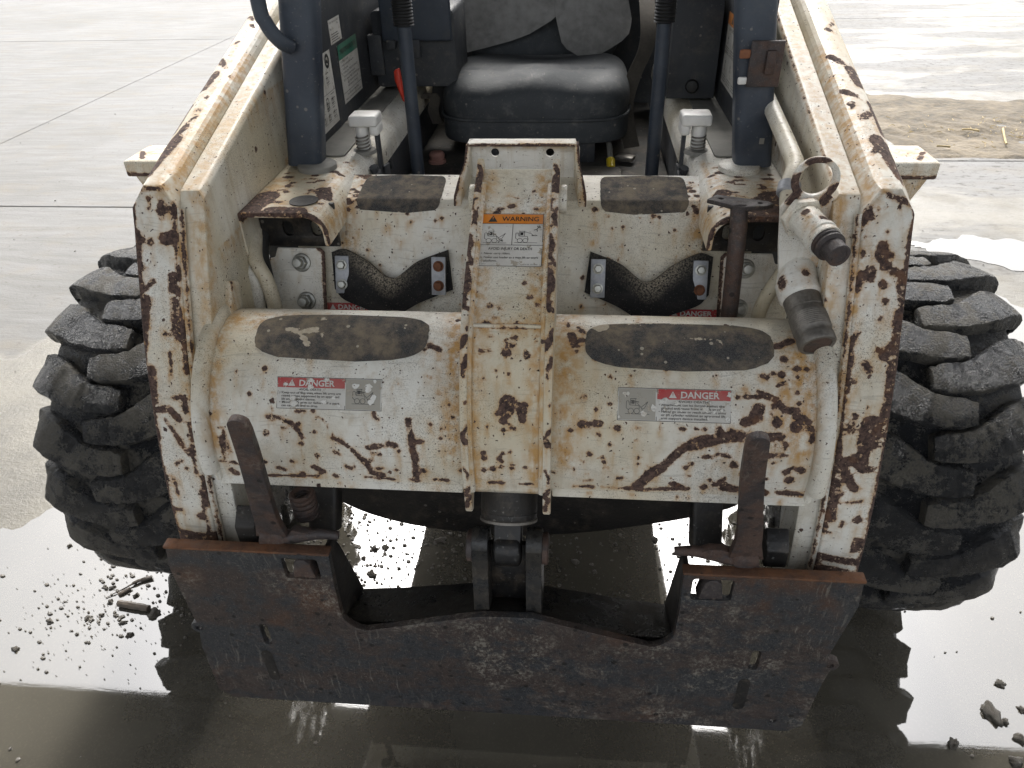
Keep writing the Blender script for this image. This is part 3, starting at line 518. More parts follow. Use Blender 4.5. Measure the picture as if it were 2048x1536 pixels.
for s in (-1, 1):
    o = [(s*x, q) for x, q in padline(.140, .290, .006, .121, .02, .02, .0006, 5, 7)]
    patch('grip_pad', pan_s, o, m_pad, panel, .0016, pl([(s*.2, .122), (s*.23, .123)], .002))
    # rubber strap bolted across the panel
    tp = cr([(.334, .190), (.310, .185), (.268, .204), (.223, .234), (.177, .204), (.125, .184)], 8); bt = cr([(.330, .255), (.312, .272), (.268, .286), (.223, .300), (.172, .276), (.117, .254)], 8)
    G2 = []; hh = []
    n = len(tp)
    for i in range(n):
        u = i/(n-1); bul = .006+.030*math.sin(math.pi*u)**2; row = []
        for k in range(13):
            v = k/12; x = tp[i][0]*(1-v)+bt[i][0]*v; q = tp[i][1]*(1-v)+bt[i][1]*v
            row.append(pan_s.at(s*x, q, bul*(.55+.45*v)+.008)); hh.append(max(0, 1-v*4)*(.25+.75*math.sin(math.pi*u)**4))
        G2.append(row)
    m = MB().surf(G2); back = [[(p[0], p[1]+.010, p[2]-.004) for p in r] for r in G2]; m.surf(back)
    for a, c in ((0, 0), (12, 12)): m.surf([[r[a] for r in G2], [r[c] for r in back]])
    for i in (0, n-1): m.surf([G2[i], back[i]])
    st_ = mk('rubber_strap', m, m_strap, L, angle=50)
    d = np.zeros(len(st_.data.vertices)); co = np.array([v.co for v in st_.data.vertices])
    for i, p in enumerate(co):
        j = np.argmin([abs(s*t[0]-p[0]) for t in tp]); tz = pan_s.at(0, tp[j][1], 0)[2]; u = j/(n-1)
        d[i] = np.clip(1-(tz-p[2])/.022, 0, 1)*(.12+.75*math.sin(math.pi*u)**4)
    st_.data.attributes.new('dust', 'FLOAT', 'POINT').data.foreach_set('value', d)
    for ci, xc in enumerate((.312, .139)):
        P = [pan_s.at(s*xc+dx, q, h) for h in (.018, .0245) for dx, q in ((-.0125, .196), (.0125, .196), (.0125, .262), (-.0125, .262))]
        m = MB().add(P, [(0, 1, 2, 3), (4, 5, 6, 7), (0, 1, 5, 4), (1, 2, 6, 5), (2, 3, 7, 6), (3, 0, 4, 7)])
        cp = mk('clamp_plate', m, m_alu, st_, .001)
        nrm = V3(pan_s.at(0, .23, 1))-V3(pan_s.at(0, .23, 0))
        for bi, q in enumerate((.212, .246)):
            p0 = V3(pan_s.at(s*xc, q, .0242)); rusty = (s < 0 and ci == 1) or (s > 0 and ci == 0 and bi == 1)
            m = MB().turned(p0, nrm, [(0, .0095), (.002, .0095)], 24); m.turned(p0, nrm, [(.002, .0075), (.0085, .0075), (.0095, .006)], 6)
            mk('bolt', m, m_rbolt if rusty else m_zinc, st_, .0004)
    # mounting plate with two big bolts, under the corner box
    o = [(.352, .183), (.345, .19), (.345, .34), (.462, .34), (.462, .205), (.435, .20), (.43, .183)]
    P = [pan_s.at(s*x, q, h) for h in (.012, .020) for x, q in o]; k = len(o)
    m = MB().add(P, [tuple(range(k)), tuple(range(2*k-1, k-1, -1))]+[(i, (i+1) % k, k+(i+1) % k, k+i) for i in range(k)])
    mp = mk('mount_plate', m, m_white, panel, .002, 2, .01, rust=[[.004]+[c for x, q in o[:3] for c in pan_s.at(s*x, q, .02)], [.004]+[c for x, q in ((.44, .19), (.455, .21)) for c in pan_s.at(s*x, q, .02)]], stain=[])
    for x, q in ((.386, .209), (.380, .277)):
        p0 = V3(pan_s.at(s*x, q, .0205)); m = MB().turned(p0, nrm, [(0, .0165), (.003, .0165), (.004, .0145)], 28); m.turned(p0, nrm, [(.003, .0125), (.013, .0125), (.0145, .011)], 6); m.turned(p0+nrm*.014, nrm, [(0, .0085), (.012, .0085), (.013, .007)], 18)
        mk('bolt', m, m_zinc, panel, .0005)
    # side sill: a rolled channel, open box at its front end
    out = [(.458, .930), (.458, 1.004), (.450, 1.012)]+arc(.345, .974, .038, 90, 178, 9)+[(.306, .955)]
    inn = [(x, z) for x, z in reversed([(.450, .930), (.450, 1.001), (.447, 1.004)]+arc(.345, .974, .030, 90, 178, 9)+[(.314, .955)])]
    g = random.Random(31); rs = [[.006, s*.30, 1.085, .95, s*.31, 1.085, 1.0, s*.34, 1.085, 1.012, s*.455, 1.085, 1.012], [.022, s*.44, 1.10, 1.012, s*.43, 1.16, 1.012], [.012, s*.40, 1.10, 1.012, s*.35, 1.095, 1.012], [.014, s*.33, 1.17, 1.012, s*.34, 1.19, 1.012]]
    for k in range(46): y = g.uniform(1.1, 1.34); x = g.uniform(.31, .44); rs.append([g.uniform(.001, .006), s*x, y, 1.01, s*(x+g.uniform(-.012, .012)), y, 1.01])
    if s > 0: rs += [[.05, .40, 1.11, 1.012, .44, 1.15, 1.012], [.02, .36, 1.09, 1.012]]
    sill = mk('side_sill', MB().prism(out+inn, lambda u, v, w: (s*u, w, v), 1.085, 2.30), m_cream, L, .0015, 1, .012, 30, rust=rs, stain=[[.03, s*.30, 1.09, .99, s*.30, 1.2, .97], [.02, s*.31, 1.09, .95], [.02, s*.36, 1.12, 1.012, s*.42, 1.13, 1.012]])
    # slotted back plate inside the box
    lp = [[(.312, .925), (.449, .925), (.449, 1.003), (.312, 1.003)], slot(.400, .958, .009, .014), slot(.350, .958, .009, .014)]
    mk('slotted_plate', MB().prism(lp, lambda u, v, w: (s*u, w, v), 1.150, 1.158), m_grime, sill, .001)
    mk('hole_shade_disc', MB().turned((s*.357, 1.138, 1.0125), (0, 0, 1), [(0, .024), (.0012, .024), (.0012, .021)], 32), m_grime, sill)  # flat dark disc painted as the shade of a hole; sill is uncut
    mk('sill_mat', MB().prism(rrect(.352, .43, 1.37, 2.2, .01), lambda u, v, w: (s*u, v, w), 1.0125, 1.0155), m_grey, sill, .001)
    # cab side liner below the sill with linkage plates
    ln = mk('side_liner', MB().box(s*.315, s*.335, 1.325, 2.3, .55, .985), m_black, L, .003)
    for y, z in ((1.42, .955), (1.46, .90), (1.39, .91), (1.55, .94), (1.5, .86)):
        mk('bolt', MB().turned((s*.315, y, z), (-s, 0, 0), [(0, .010), (.008, .010), (.009, .008)], 6), m_black, ln)
    mk('link_bar', MB().tube([(s*.30, 1.38, .99), (s*.29, 1.40, .93), (s*.295, 1.43, .88)], .009, 8), m_black, ln)
    mk('link_plate', MB().prism([(1.325, .86), (1.41, .86), (1.41, .955), (1.385, .985), (1.325, .96)], fYZ, s*.288, s*.294), m_black, ln, .002)
    mk('link_plate', MB().prism([(1.44, .84), (1.50, .84), (1.50, .96), (1.44, .97)], fYZ, s*.298, s*.304), m_black, ln, .002)
    # sprung latch block
    lb = mk('latch_block', MB().box(s*.290, s*.346, 1.405, 1.455, 1.058, 1.079).box(s*.290, s*.308, 1.41, 1.455, 1.040, 1.060), m_wplast, L, .005, 3)
    mk('latch_stem', MB().cyl((s*.327, 1.43, 1.012), (s*.327, 1.43, 1.06), .014), m_wplast, lb, .001)
    mk('spring', MB().tube([(s*.327+.0125*math.cos(a), 1.42+.0125*math.sin(a), 1.013+.026*a/(8*math.pi)) for a in np.linspace(0, 8*math.pi, 90)], .0016, 6), m_coup, lb)
    mk('latch_base', MB().turned((s*.325, 1.42, 1.006), (0, 0, 1), [(0, .024), (.006, .022)], 20), m_grey, lb)
    mk('latch_arm', MB().prism([(1.43, .93), (1.45, .93), (1.45, 1.05), (1.43, 1.05)], fYZ, s*.298, s*.304), m_black, lb)
    # cab post on its rubber mount
    po = [(s*x, y) for x, y in rrect(.376, .441, 1.296, 1.346, .014, 5)]
    Rg = [[(p[0]-s*t*.118, p[1]+t*.05, 1.018+t*.95) for p in po] for t in np.linspace(0, 1, 12)]
    post = mk('cab_post', MB().rings(Rg), m_navy, L, .002)
    mk('post_mount', MB().turned((s*.385, 1.305, 1.010), (0, 0, 1), [(0, .034), (.002, .036), (.010, .036), (.012, .033)], 32), m_grey if s < 0 else m_cream, post)
    # cab wall beside the seat
    mk('cab_wall', MB().box(s*.412, s*.424, 1.375, 2.42, 1.016, 1.40), m_black, L, .002)
b = MB()
# bracket behind the cylinder cover: holed back plate with side wings
lp = [[(-.102, .93), (.102, .93), (.102, 1.052), (.094, 1.062), (-.096, 1.062), (-.102, 1.052)], arc(-.050, 1.043, .0075, 0, 345, 16), arc(.049, 1.043, .0075, 0, 345, 16)]
gb = mk('guard_bracket', MB().prism(lp, fXZ, 1.300, 1.307), m_white, L, .0012, 1, .01, rust=[[.004, 0, 1.3, .99], [.003, .03, 1.3, 1.0, .04, 1.3, .98]], stain=[[.012, -.09, 1.3, 1.06, .09, 1.3, 1.06]])
mk('lip', MB().box(-.097, .095, 1.278, 1.309, 1.060, 1.066), m_cream, gb, .002, 2, .008, rust=[[.0035, -.09, 1.278, 1.061, .09, 1.278, 1.061]], stain=[[.02, 0, 1.28, 1.06, .06, 1.28, 1.06]])
for s in (-1, 1):
    cv = [(1.305, 1.062), (1.285, 1.062), (1.272, 1.035), (1.235, 1.012), (1.215, .995), (1.198, .966), (1.165, .885), (1.125, .79), (1.09, .70)]
    P = [(s*(.100+.016*min(1, max(0, (1.285-y)/.07))), y, z) for y, z in cv]; Q = [(s*(.092+.010*min(1, max(0, (1.285-y)/.07))), y, z) for y, z in cv]
    bk = [(s*.100, 1.306, .70)]; bq = [(s*.092, 1.306, .70)]
    A = P+bk; C = Q+bq; n = len(A)
    m = MB().add(A+C, [tuple(range(n)), tuple(range(2*n-1, n-1, -1))]+[(i, (i+1) % n, n+(i+1) % n, n+i) for i in range(n)])
    g = random.Random(50+s); rs = [[g.uniform(.002, .005)]+[c for c in P[i]]+[c for c in P[min(i+1, 8)]] for i in range(8)]
    rs += [[g.uniform(.0015, .005), s*.095, g.uniform(1.12, 1.28), g.uniform(.8, 1.0)] for k in range(14)]
    mk('wing', m, m_cream, gb, .001, 1, .009, rust=rs, stain=[[.02, *P[3], *P[6]]])

for s in (-1, 1):
    mk('gap_blocker', MB().box(s*.398, s*.470, 1.205, 1.213, .74, 1.0), m_black, panel)  # added dark plate, keeps bright ground from showing through the gap
    x0, x1 = (-.446, -.062) if s < 0 else (.074, .446)
    mk('bottom_lip', MB().prism([(.802, .679), (.8145, .677), (.8145, .690), (.8095, .6895)], fYZ, x0, x1), m_cream, beam, .001, 1, .01, rust=[[.0025]+[x0+(x1-x0)*k, .803, .688] for k in (.15, .32, .5, .55, .8, .9)], stain=[])
# ---- attachment plate
pl_out = [(-.538, .592), (-.272, .592), (-.275, .50)]+arc(-.232, .446, .043, 180, 262, 8)+[(-.04, .458), (.045, .461)]+arc(.232, .446, .044, 280, 360, 8)+[(.277, .50), (.275, .589), (.536, .589), (.541, .53), (.524, .402)]+arc(.532, .380, .015, 100, -80, 7)+[(.530, .32), (.523, .20), (.50, .180), (-.53, .174), (-.553, .198), (-.55, .33)]+arc(-.540, .385, .014, 260, 90, 7)+[(-.541, .405), (-.546, .535)]
holes = [slot(-.421, .376, .0075, .029), slot(.412, .382, .0075, .027), rrect(-.352, -.293, .530, .577, .006), rrect(.290, .352, .528, .576, .006), arc(.471, .210, .007, 0, 345, 14), arc(-.541, .383, .006, 0, 345, 12), arc(.533, .379, .006, 0, 345, 12)]
g = random.Random(77)
pst = [[.03, .5, .745, .58, .3, .745, .575], [.04, -.3, .745, .47, -.33, .745, .5], [.035, .49, .745, .53], [.03, -.52, .745, .52], [.02, .40, .745, .56, .395, .745, .52]]
plate = mk('attachment_plate', MB().prism([pl_out]+holes, fXZ, .745, .757), m_plate, L, .0015, 2, .02, 30, rust=[], stain=pst)
for x0, x1, z in ((-.540, -.270, .5925), (.273, .538, .5895)):
    mk('top_lip', MB().prism([(.741, z-.003), (.760, z-.003), (.760, z+.003), (.741, z+.0025)], fYZ, x0, x1), m_lip, plate, .002, 2)
for s in (-1, 1):
    xo = .322*s
    mk('wedge', MB().prism([(xo-.020, .52), (xo+.020, .52), (xo+.013, .562), (xo+.005, .570), (xo-.005, .570), (xo-.013, .562)], fXZ, .748, .775), m_bar, plate, .002)
    mk('groove_shade_patch', MB().prism(slot(s*.432 if s < 0 else .405, .285, .010, .045), fXZ, .7445, .7452), m_grime, plate)  # dark patch on the face stands in for a shaded recess
    mk('side_gusset', MB().prism([(.757, .588), (.79, .588), (.86, .37), (.757, .395)], fYZ, s*.276, s*.284), m_grime, plate, .001)
    mk('stop_tab', MB().prism([(s*.30, .598), (s*.345, .598), (s*.345, .612), (s*.333, .618), (s*.312, .618), (s*.30, .612)] if s > 0 else [(-.345, .60), (-.30, .60), (-.30, .612), (-.333, .618)], fXZ, .765, .780), m_bar, plate, .002)
    # locking handle
    C = cr([(s*.326, .702, .880), (s*.333, .715, .815), (s*.345, .733, .745), (s*.358, .752, .675), (s*.366, .768, .606)], 6); W = np.interp(np.linspace(0, 1, len(C)), [0, .06, .5, .85, 1], [.0138, .0142, .0162, .0185, .025]); Rg = []
    for k in range(5):
        a = R(90-18*k); cc = C[0]+np.array((0, -.004, .0140))*math.sin(a); ww = .0138*max(.18, math.cos(a)); Rg.append((cc, ww))
    Rg = Rg+[(c, wd) for c, wd in zip(C[1:], W[1:])]
    ring = [[(c[0]-wd, c[1]-.006, c[2]), (c[0]+wd, c[1]-.006, c[2]), (c[0]+wd, c[1]+.006, c[2]+.002), (c[0]-wd, c[1]+.006, c[2]+.002)] for c, wd in Rg]
    hd = mk('locking_handle', MB().rings(ring), m_bar, L, .0035, 3, angle=40)
    ft = cr([(s*.385, .770, .604), (s*.350, .772, .597), (s*.315, .772, .6035), (s*.29, .774, .605), (s*.262, .776, .601)], 6)
    mk('handle_foot', MB().tube(ft, np.interp(np.linspace(0, 1, len(ft)), [0, .3, 1], [.017, .012, .007]), 12), m_bar, hd)
    mk('pivot_bolt', MB().turned((s*.365, .768, .600), (0, -1, .2), [(0, .018), (.008, .018), (.010, .014)], 20), m_bar, hd)
    if s < 0:
        sp = [(-.333+.017*math.cos(a), .83+.017*math.sin(a), .585+.055*a/38) for a in np.linspace(0, 38, 150)]
        mk('coil_spring', MB().tube(sp, .0042, 6), m_bar, hd)
    mk('wedge_link', MB().obox((s*.335, .93, .565), ((1, 0, 0), (0, .55, .83), (0, .83, -.55)), (.026, .085, .02)), m_grime, hd, .008, 3)
    mk('heel_plate', MB().prism([(.775, .575), (.83, .575), (.83, .60), (.80, .635), (.775, .61)], fYZ, s*.398, s*.432), m_grime, plate, .003)
# shelf behind the cut-out and the cylinder lugs
for s in (-1, 1):
    fr_ = [(s*.276, .757, .42), (s*.25, .757, .412), (s*.2, .757, .415), (s*.05, .757, .455), (0, .757, .458)]; bk = [(s*.278, .862, .366), (s*.25, .862, .370), (s*.2, .862, .376), (s*.05, .862, .402), (0, .862, .405)]
    m = MB().surf([fr_, bk]); m.surf([[(p[0], p[1], p[2]-.012) for p in fr_], [(p[0], p[1], p[2]-.012) for p in bk]]); m.surf([bk, [(p[0], p[1], p[2]-.03) for p in bk]])
    mk('shelf', m, m_shelf, plate)
for x0, x1 in ((-.052, -.026), (.034, .060)):
    lg = [(.758, .43), (.768, .52), (.778, .575)]+arc(.802, .575, .026, 170, 20, 7)+[(.838, .52), (.855, .42)]
    mk('lug', MB().prism(lg, fYZ, x0, x1), m_shelf, plate, .002)
mk('lug_web', MB().prism([(.800, .44), (.85, .40), (.85, .44), (.826, .555), (.815, .555)], fYZ, -.027, .035), m_grime, plate, .001)
for x, d in ((-.052, -1), (.060, 1)): mk('pin_head', MB().turned((x, .802, .565), (d, 0, 0), [(0, .026), (.008, .026), (.010, .022)], 22), m_bar, plate)
# tilt cylinder
A0, A1 = V3((.004, .802, .562)), V3((.006, 1.09, 1.0)); ad = (A1-A0)/np.linalg.norm(A1-A0)
cyl = mk('tilt_cylinder', MB().turned(A0+ad*.050, ad, [(0, .040), (.001, .0445), (.010, .0455), (.012, .0445), (.012, .0455), (.35, .0455)], 36), m_grime, L, .001)
mk('barrel_rim', MB().turned(A0+ad*.046, ad, [(0, .040), (0, .0462), (.004, .0465), (.006, .044)], 36), m_coup, cyl)
mk('rod', MB().cyl(A0+ad*.02, A0+ad*.06, .02), m_coup, cyl)
mk('rod_eye', MB().turned(A0+V3((-.022, 0, 0)), (1, 0, 0), [(0, .022), (.003, .029), (.041, .029), (.044, .022)], 24).obox(A0+ad*.025, ((1, 0, 0), ad, np.cross((1, 0, 0), ad)), (.022, .028, .022)), m_grime, cyl, .004, 2)

# ---- belly, tub, rear body
low = cr([(-.445, .445), (-.42, .405), (-.32, .338), (-.16, .300), (.06, .300), (.27, .345), (.42, .398), (.445, .44)], 5)
mk('belly_guard', MB().prism([tuple(p) for p in low]+[(.445, .60), (-.445, .60)], fXZ, 1.080, 1.098), m_grime, L, .002)
mk('chassis_tub', MB().prism([(-.385, .62), (-.385, .36), (-.30, .29), (.30, .29), (.385, .36), (.385, .62)], fXZ, 1.30, 3.0), m_black, L, .006)
mk('engine_housing', MB().prism([(2.45, .62), (3.05, .62), (3.05, 1.25), (2.9, 1.38), (2.45, 1.42)], fYZ, -.43, .43), m_cream, L, .02, 3)
mk('cab_rear_wall', MB().box(-.424, .424, 2.40, 2.42, .62, 1.40), m_black, L)
mk('cab_roof', MB().box(-.44, .44, 1.30, 2.50, 1.95, 2.0), m_navy, L, .012, 3)
fl = mk('cab_floor', MB().box(-.315, .315, 1.32, 2.4, .70, .715), m_floor, L)
mk('kick_plate', MB().prism([(1.62, .715), (1.66, .86), (1.67, .86), (1.70, .715)], fYZ, -.312, .312), m_navy, fl)
mk('seat_platform', MB().box(-.312, .312, 1.655, 2.38, .845, .862), m_floor, fl, .003)
mk('floor_patch', MB().prism(rrect(-.19, .10, 1.67, 1.80, .02), fXY, .8625, .868), m_floor, fl, .002)
mk('floor_patch', MB().prism(rrect(.06, .20, 1.66, 1.74, .02), fXY, .869, .874), m_floor, fl, .002)
mk('rubber_plug', MB().turned((-.255, 1.80, .862), (0, 0, 1), [(0, .022), (.006, .022), (.008, .018), (.020, .020), (.026, .016), (.028, .006)], 24), m_pink, fl)
mk('seat_rail', MB().box(-.16, -.10, 1.80, 2.2, .862, .935).box(.08, .14, 1.80, 2.2, .862, .935), m_black, fl, .004)
mk('adjuster_lever', MB().tube([(.16, 1.92, .91), (.175, 1.82, .90), (.178, 1.76, .878)], .007, 8), m_grey, fl)
mk('lever_tip', MB().tube([(.1775, 1.765, .88), (.179, 1.735, .868)], .0105, 12), m_yel, fl)

# ---- seat
def blob(fn, nu=64, nv=28):
    return MB().rings([[fn(u, v) for u in np.arange(nu)*2*math.pi/nu] for v in np.linspace(-1, 1, nv)])
def sq(c, e): return math.copysign(abs(c)**e, c)
def cushion(u, v):
    ang = v*math.pi/2; rr = max(.02, abs(math.cos(ang))**.42); x = -.012+.238*sq(math.cos(u), .42)*rr; y = 2.03+.245*sq(math.sin(u), .5)*rr
    z = .988+.072*sq(math.sin(ang), .75)
    fx = (x+.012)/.238; fy = (2.03-y)/.245
    if v > 0:
        z += .026*v*(1-max(0, fy)**2)*abs(fx)**2.5 + .022*v*max(0, fy)*math.exp(-(fx/.30)**2) - .010*v*max(0, fy)**2*math.exp(-((abs(fx)-.52)/.25)**2) - .020*v*max(0, .5-fy)
        dd = abs(fy-(.44+.16*math.exp(-(fx/.33)**2)*1.0-.0))
        if abs(fx) < .72 and v > .3: z -= .007*math.exp(-(dd/.030)**2)
    return (x, y, z)
seat = mk('seat_cushion', blob(cushion, 120, 46), m_vinyl, L, angle=60)
mk('seat_skirt', blob(lambda u, v: (-.012+.236*sq(math.cos(u), .36), 2.03+.243*sq(math.sin(u), .42), .938+.026*v), 90, 4), m_vinyl, seat, .003)
pip = [(-.012+.2385*sq(math.cos(a), .38), 2.03+.2455*sq(math.sin(a), .44), .967) for a in np.linspace(0, 2*math.pi, 120)]
mk('piping', MB().tube(pip, .0035, 6, False), m_vinyl, seat)
def backrest(u, v):
    ang = v*math.pi/2; rr = max(.02, abs(math.cos(ang))**.35); x = -.012+.225*sq(math.cos(u), .5)*rr; d = .055*sq(math.sin(u), .7)*rr; z = 1.17+.19*sq(math.sin(ang), .8)
    lum = .035*math.exp(-((z-1.055)/.05)**2)
    return (x, 2.27+d+.22*(z-1.0)-(lum if d < 0 else 0), z)
mk('seat_back', blob(backrest, 72, 40), m_vinyl, L, angle=60)
# levers, belts, boxes in the cab
for s in (-1, 1):
    lv = mk('drive_lever', MB().tube([(s*.262, 1.585, .72), (s*.262, 1.60, .90), (s*.262, 1.605, 1.20), (s*.262, 1.60, 1.34)], .0145, 20), m_navy, L)
    pr = [(0, .0145)]+[(.002+i*.006+j*.003, .0195 if j else .0215) for i in range(20) for j in (0, 1)]+[(.13, .020), (.135, .012)]
    mk('grip', MB().turned((s*.262, 1.6045, 1.205), (0, 0, 1), pr, 24), m_rub, lv)
mk('grab_handle', MB().tube(cr([(-.392, 1.302, 1.222), (-.404, 1.285, 1.235), (-.418, 1.278, 1.262), (-.424, 1.278, 1.30), (-.42, 1.28, 1.5)], 6), .0125, 14), m_navy, L)
mk('damper_box', MB().prism([(1.755, 1.024), (1.80, 1.024), (2.0, 1.024), (2.0, 1.24), (1.77, 1.24), (1.752, 1.20)], fYZ, .296, .402), m_black, L, .003)
for x in (.322, .368): mk('bolt', MB().turned((x, 1.757, 1.175), (0, -1, 0), [(0, .006), (.003, .006), (.004, .004)], 12), m_black, L)
mk('damper_knob', MB().turned((.352, 1.757, 1.052), (-.2, -1, .1), [(0, .013), (.012, .015), (.020, .012), (.022, .004)], 20), m_rub, L)
bx = mk('fuse_box', MB().prism(rrect(-.398, -.20, 1.03, 1.20, .01, 3), fXZ, 1.86, 2.05), m_black, L, .004)
mk('box_lid', MB().box(-.372, -.205, 1.842, 1.86, 1.135, 1.28), m_navy, bx, .006, 3)
mk('lid_latch', MB().box(-.30, -.28, 1.834, 1.843, 1.10, 1.14), m_black, bx, .002); mk('lid_latch', MB().box(-.36, -.34, 1.834, 1.858, 1.12, 1.14), m_black, bx, .002)
mk('side_bracket', MB().box(-.408, -.375, 1.845, 1.86, 1.06, 1.15), m_black, bx, .002)
mk('release_tab', MB().prism([(-.305, 1.105), (-.318, 1.10), (-.318, 1.08), (-.305, 1.035), (-.298, 1.03)], fXZ, 1.70, 1.715), m_red, L, .004, 3)
def ribbon(P, wv_, th=.0022):
    P = cr(P, 8); rr = []
    for p in P: rr.append([p-V3(wv_), p+V3(wv_), p+V3(wv_)+V3((0, th, 0)), p-V3(wv_)+V3((0, th, 0))])
    return MB().rings(rr)
bs_ = mk('belt_stalk', ribbon([(-.275, 1.95, .93), (-.262, 1.93, .99), (-.252, 1.93, 1.06), (-.25, 1.94, 1.13)], (.019, 0, 0), .006), m_dbelt, L)
mk('belt_buckle', MB().prism([rrect(-.275, -.225, 1.925, 1.955, .006), rrect(-.268, -.232, 1.932, 1.949, .004)], fXY, 1.127, 1.150), m_rub, bs_, .002)
mk('belt_end', ribbon([(-.30, 1.93, .985), (-.285, 1.925, 1.0), (-.272, 1.925, .985), (-.28, 1.93, .955), (-.272, 1.935, .92)], (.014, 0, 0)), m_belt, bs_)
mk('seat_belt', ribbon([(.255, 2.2, 1.25), (.262, 2.05, 1.17), (.262, 1.98, 1.10), (.232, 1.95, 1.03), (.215, 1.92, .97), (.222, 1.90, .92), (.235, 1.88, .875)], (.020, .01, 0)), m_belt, L)
mk('belt_buckle', MB().obox((.215, 1.80, .875), ((1, -.4, 0), (.4, 1, 0), (0, 0, 1)), (.022, .014, .005)), m_coup, L, .002)
# hinge plate and its tabs on the right post
hp = mk('hinge_plate', MB().box(.372, .424, 1.288, 1.296, 1.155, 1.225), m_bar, L, .002)
mk('hinge_lug', MB().box(.396, .412, 1.280, 1.289, 1.175, 1.212), m_bar, hp, .003)
mk('tab', MB().box(.355, .373, 1.290, 1.297, 1.198, 1.212), m_rbolt, hp, .003)
mk('tab', MB().box(.358, .373, 1.290, 1.297, 1.158, 1.170), m_wplast, hp, .003)
mk('post_tape', MB().box(.41, .418, 1.2945, 1.2955, 1.06, 1.07), m_grey, hp)
# rusty pin with a flag plate, dropped through the right-hand box
fp = [(.300, 1.105), (.318, 1.125), (.392, 1.098), (.398, 1.088), (.385, 1.078), (.345, 1.072)]
pin = mk('lock_pin', MB().prism([fp, arc(.322, 1.108, .004, 0, 340, 10), arc(.378, 1.090, .004, 0, 340, 10)], fXY, 1.026, 1.033), m_bar, L, .0015)
mk('pin_rod', MB().tube([(.347, 1.088, 1.03), (.347, 1.072, 1.0), (.352, 1.060, .86), (.352, 1.062, .825)], .0135, 16), m_bar, pin, .002)
# ---- auxiliary couplers on the right arm
rc_, ri_ = arc(.424, 1.099, .032, -40, 215, 18), arc(.424, 1.101, .0225, 0, 345, 24)
cp = [[(x, z) for x, z in rc_]+[(.384, 1.06), (.392, 1.0), (.402, .945), (.412, .928), (.450, .925), (.462, .94), (.470, .985), (.474, 1.04), (.466, 1.065)], ri_]
cpl = mk('coupler_plate', MB().prism(cp, lambda u, v, w: (u, w-.35*(v-1.0)*0, v), 1.0, 1.008), m_white, L, .0015, 2, .008, rust=[[.010, .395, 1.0, 1.075, .402, 1.0, 1.10], [.006, .452, 1.0, 1.09, .44, 1.0, 1.07], [.005, .41, 1.0, 1.125, .435, 1.0, 1.13], [.006, .41, 1.0, .955, .46, 1.0, .965], [.006, .46, 1.0, 1.04, .462, 1.0, 1.06]], stain=[[.02, .46, 1.0, 1.05, .45, 1.0, .96], [.012, .4, 1.0, 1.065, .44, 1.0, 1.07]])
c0, c1 = V3((.412, 1.0, 1.050)), V3((.437, .905, 1.038)); ax = (c1-c0)/np.linalg.norm(c1-c0)
m = MB().turned(c0, ax, [(0, .030), (.012, .030), (.013, .026)], 6)
k1 = mk('coupler', m, m_cream, cpl, .001, 1, .006, rust=[[.004, *(c0+V3((-.02, 0, .012)))], [.003, *(c0+V3((.0, 0, .026))), *(c0+V3((.02, 0, .012)))]], stain=[[.02, *c0]])
mk('coupler', MB().turned(c0+ax*.013, ax, [(0, .0225), (.04, .0215), (.041, .0235), (.049, .0235), (.050, .0215), (.055, .0225), (.061, .0225)], 24), m_cream, cpl, 0, 1, .006, rust=[[.007, *(c0+ax*.05+V3((.006, -.0, .02)))], [.005, *(c0+ax*.03+V3((-.01, 0, .02)))], [.004, *(c0+ax*.058+V3((.015, 0, .012)))]], stain=[])
mk('coupler_nose', MB().turned(c0+ax*.073, ax, [(0, .0205), (.006, .0205), (.007, .018), (.010, .018), (.011, .0205), (.014, .0205), (.016, .0155), (.036, .0155), (.037, .0145), (.037, .010), (.0365, .0098), (.0365, .001)], 28), m_bar, cpl)
d0, d1 = V3((.425, .985, .945)), V3((.443, .892, .897)); ax2 = (d1-d0)/np.linalg.norm(d1-d0)
mk('coupler_elbow', MB().turned(d0-ax2*.012, ax2, [(0, .026), (.004, .030), (.030, .030), (.034, .027)], 20).tube([(.43, 1.03, .975), tuple(d0)], [.024, .030], 16), m_white, cpl, .001, 1, .007, rust=[[.009, .405, .98, .955, .41, .97, .945], [.006, .43, .975, .975]], stain=[[.02, *d0]])
pr = [(0, .026), (.022, .026), (.023, .0245), (.030, .0245), (.031, .0265)]
for i in range(9): pr += [(.033+i*.003, .0268), (.0345+i*.003, .0262)]
pr += [(.062, .0245), (.066, .0245), (.067, .0262), (.078, .0262), (.081, .0245), (.081, .020), (.079, .0198), (.079, .001)]
mk('coupler_sleeve', MB().turned(d0+ax2*.020, ax2, pr, 36), m_coup, cpl)
mk('coupler_socket', MB().turned(d0+ax2*.0985, ax2, [(0, .0196), (.0015, .0196), (.0015, .001)], 28), m_bar, cpl)
mk('clip', MB().box(.452, .462, .992, 1.0, .935, .95), m_white, cpl, .002)
mk('hydraulic_pipe', MB().tube(cr([(.427, 1.75, 1.19), (.425, 1.40, 1.13), (.425, 1.17, 1.095), (.424, 1.11, 1.083), (.414, 1.08, 1.07), (.409, 1.05, 1.045), (.41, 1.02, 1.03)], 8), .0135, 16), m_cream, L)
mk('pipe_fitting', MB().turned((.4125, 1.078, 1.066), (-.25, -.75, -.6), [(0, .0165), (.016, .0165), (.018, .0145)], 20), m_alu, L)
mk('hydraulic_pipe', MB().tube(cr([(.44, 1.09, .945), (.428, 1.075, .925), (.411, 1.07, .89), (.402, 1.07, .85), (.402, 1.07, .78)], 8), .0115, 14), m_cream, L)
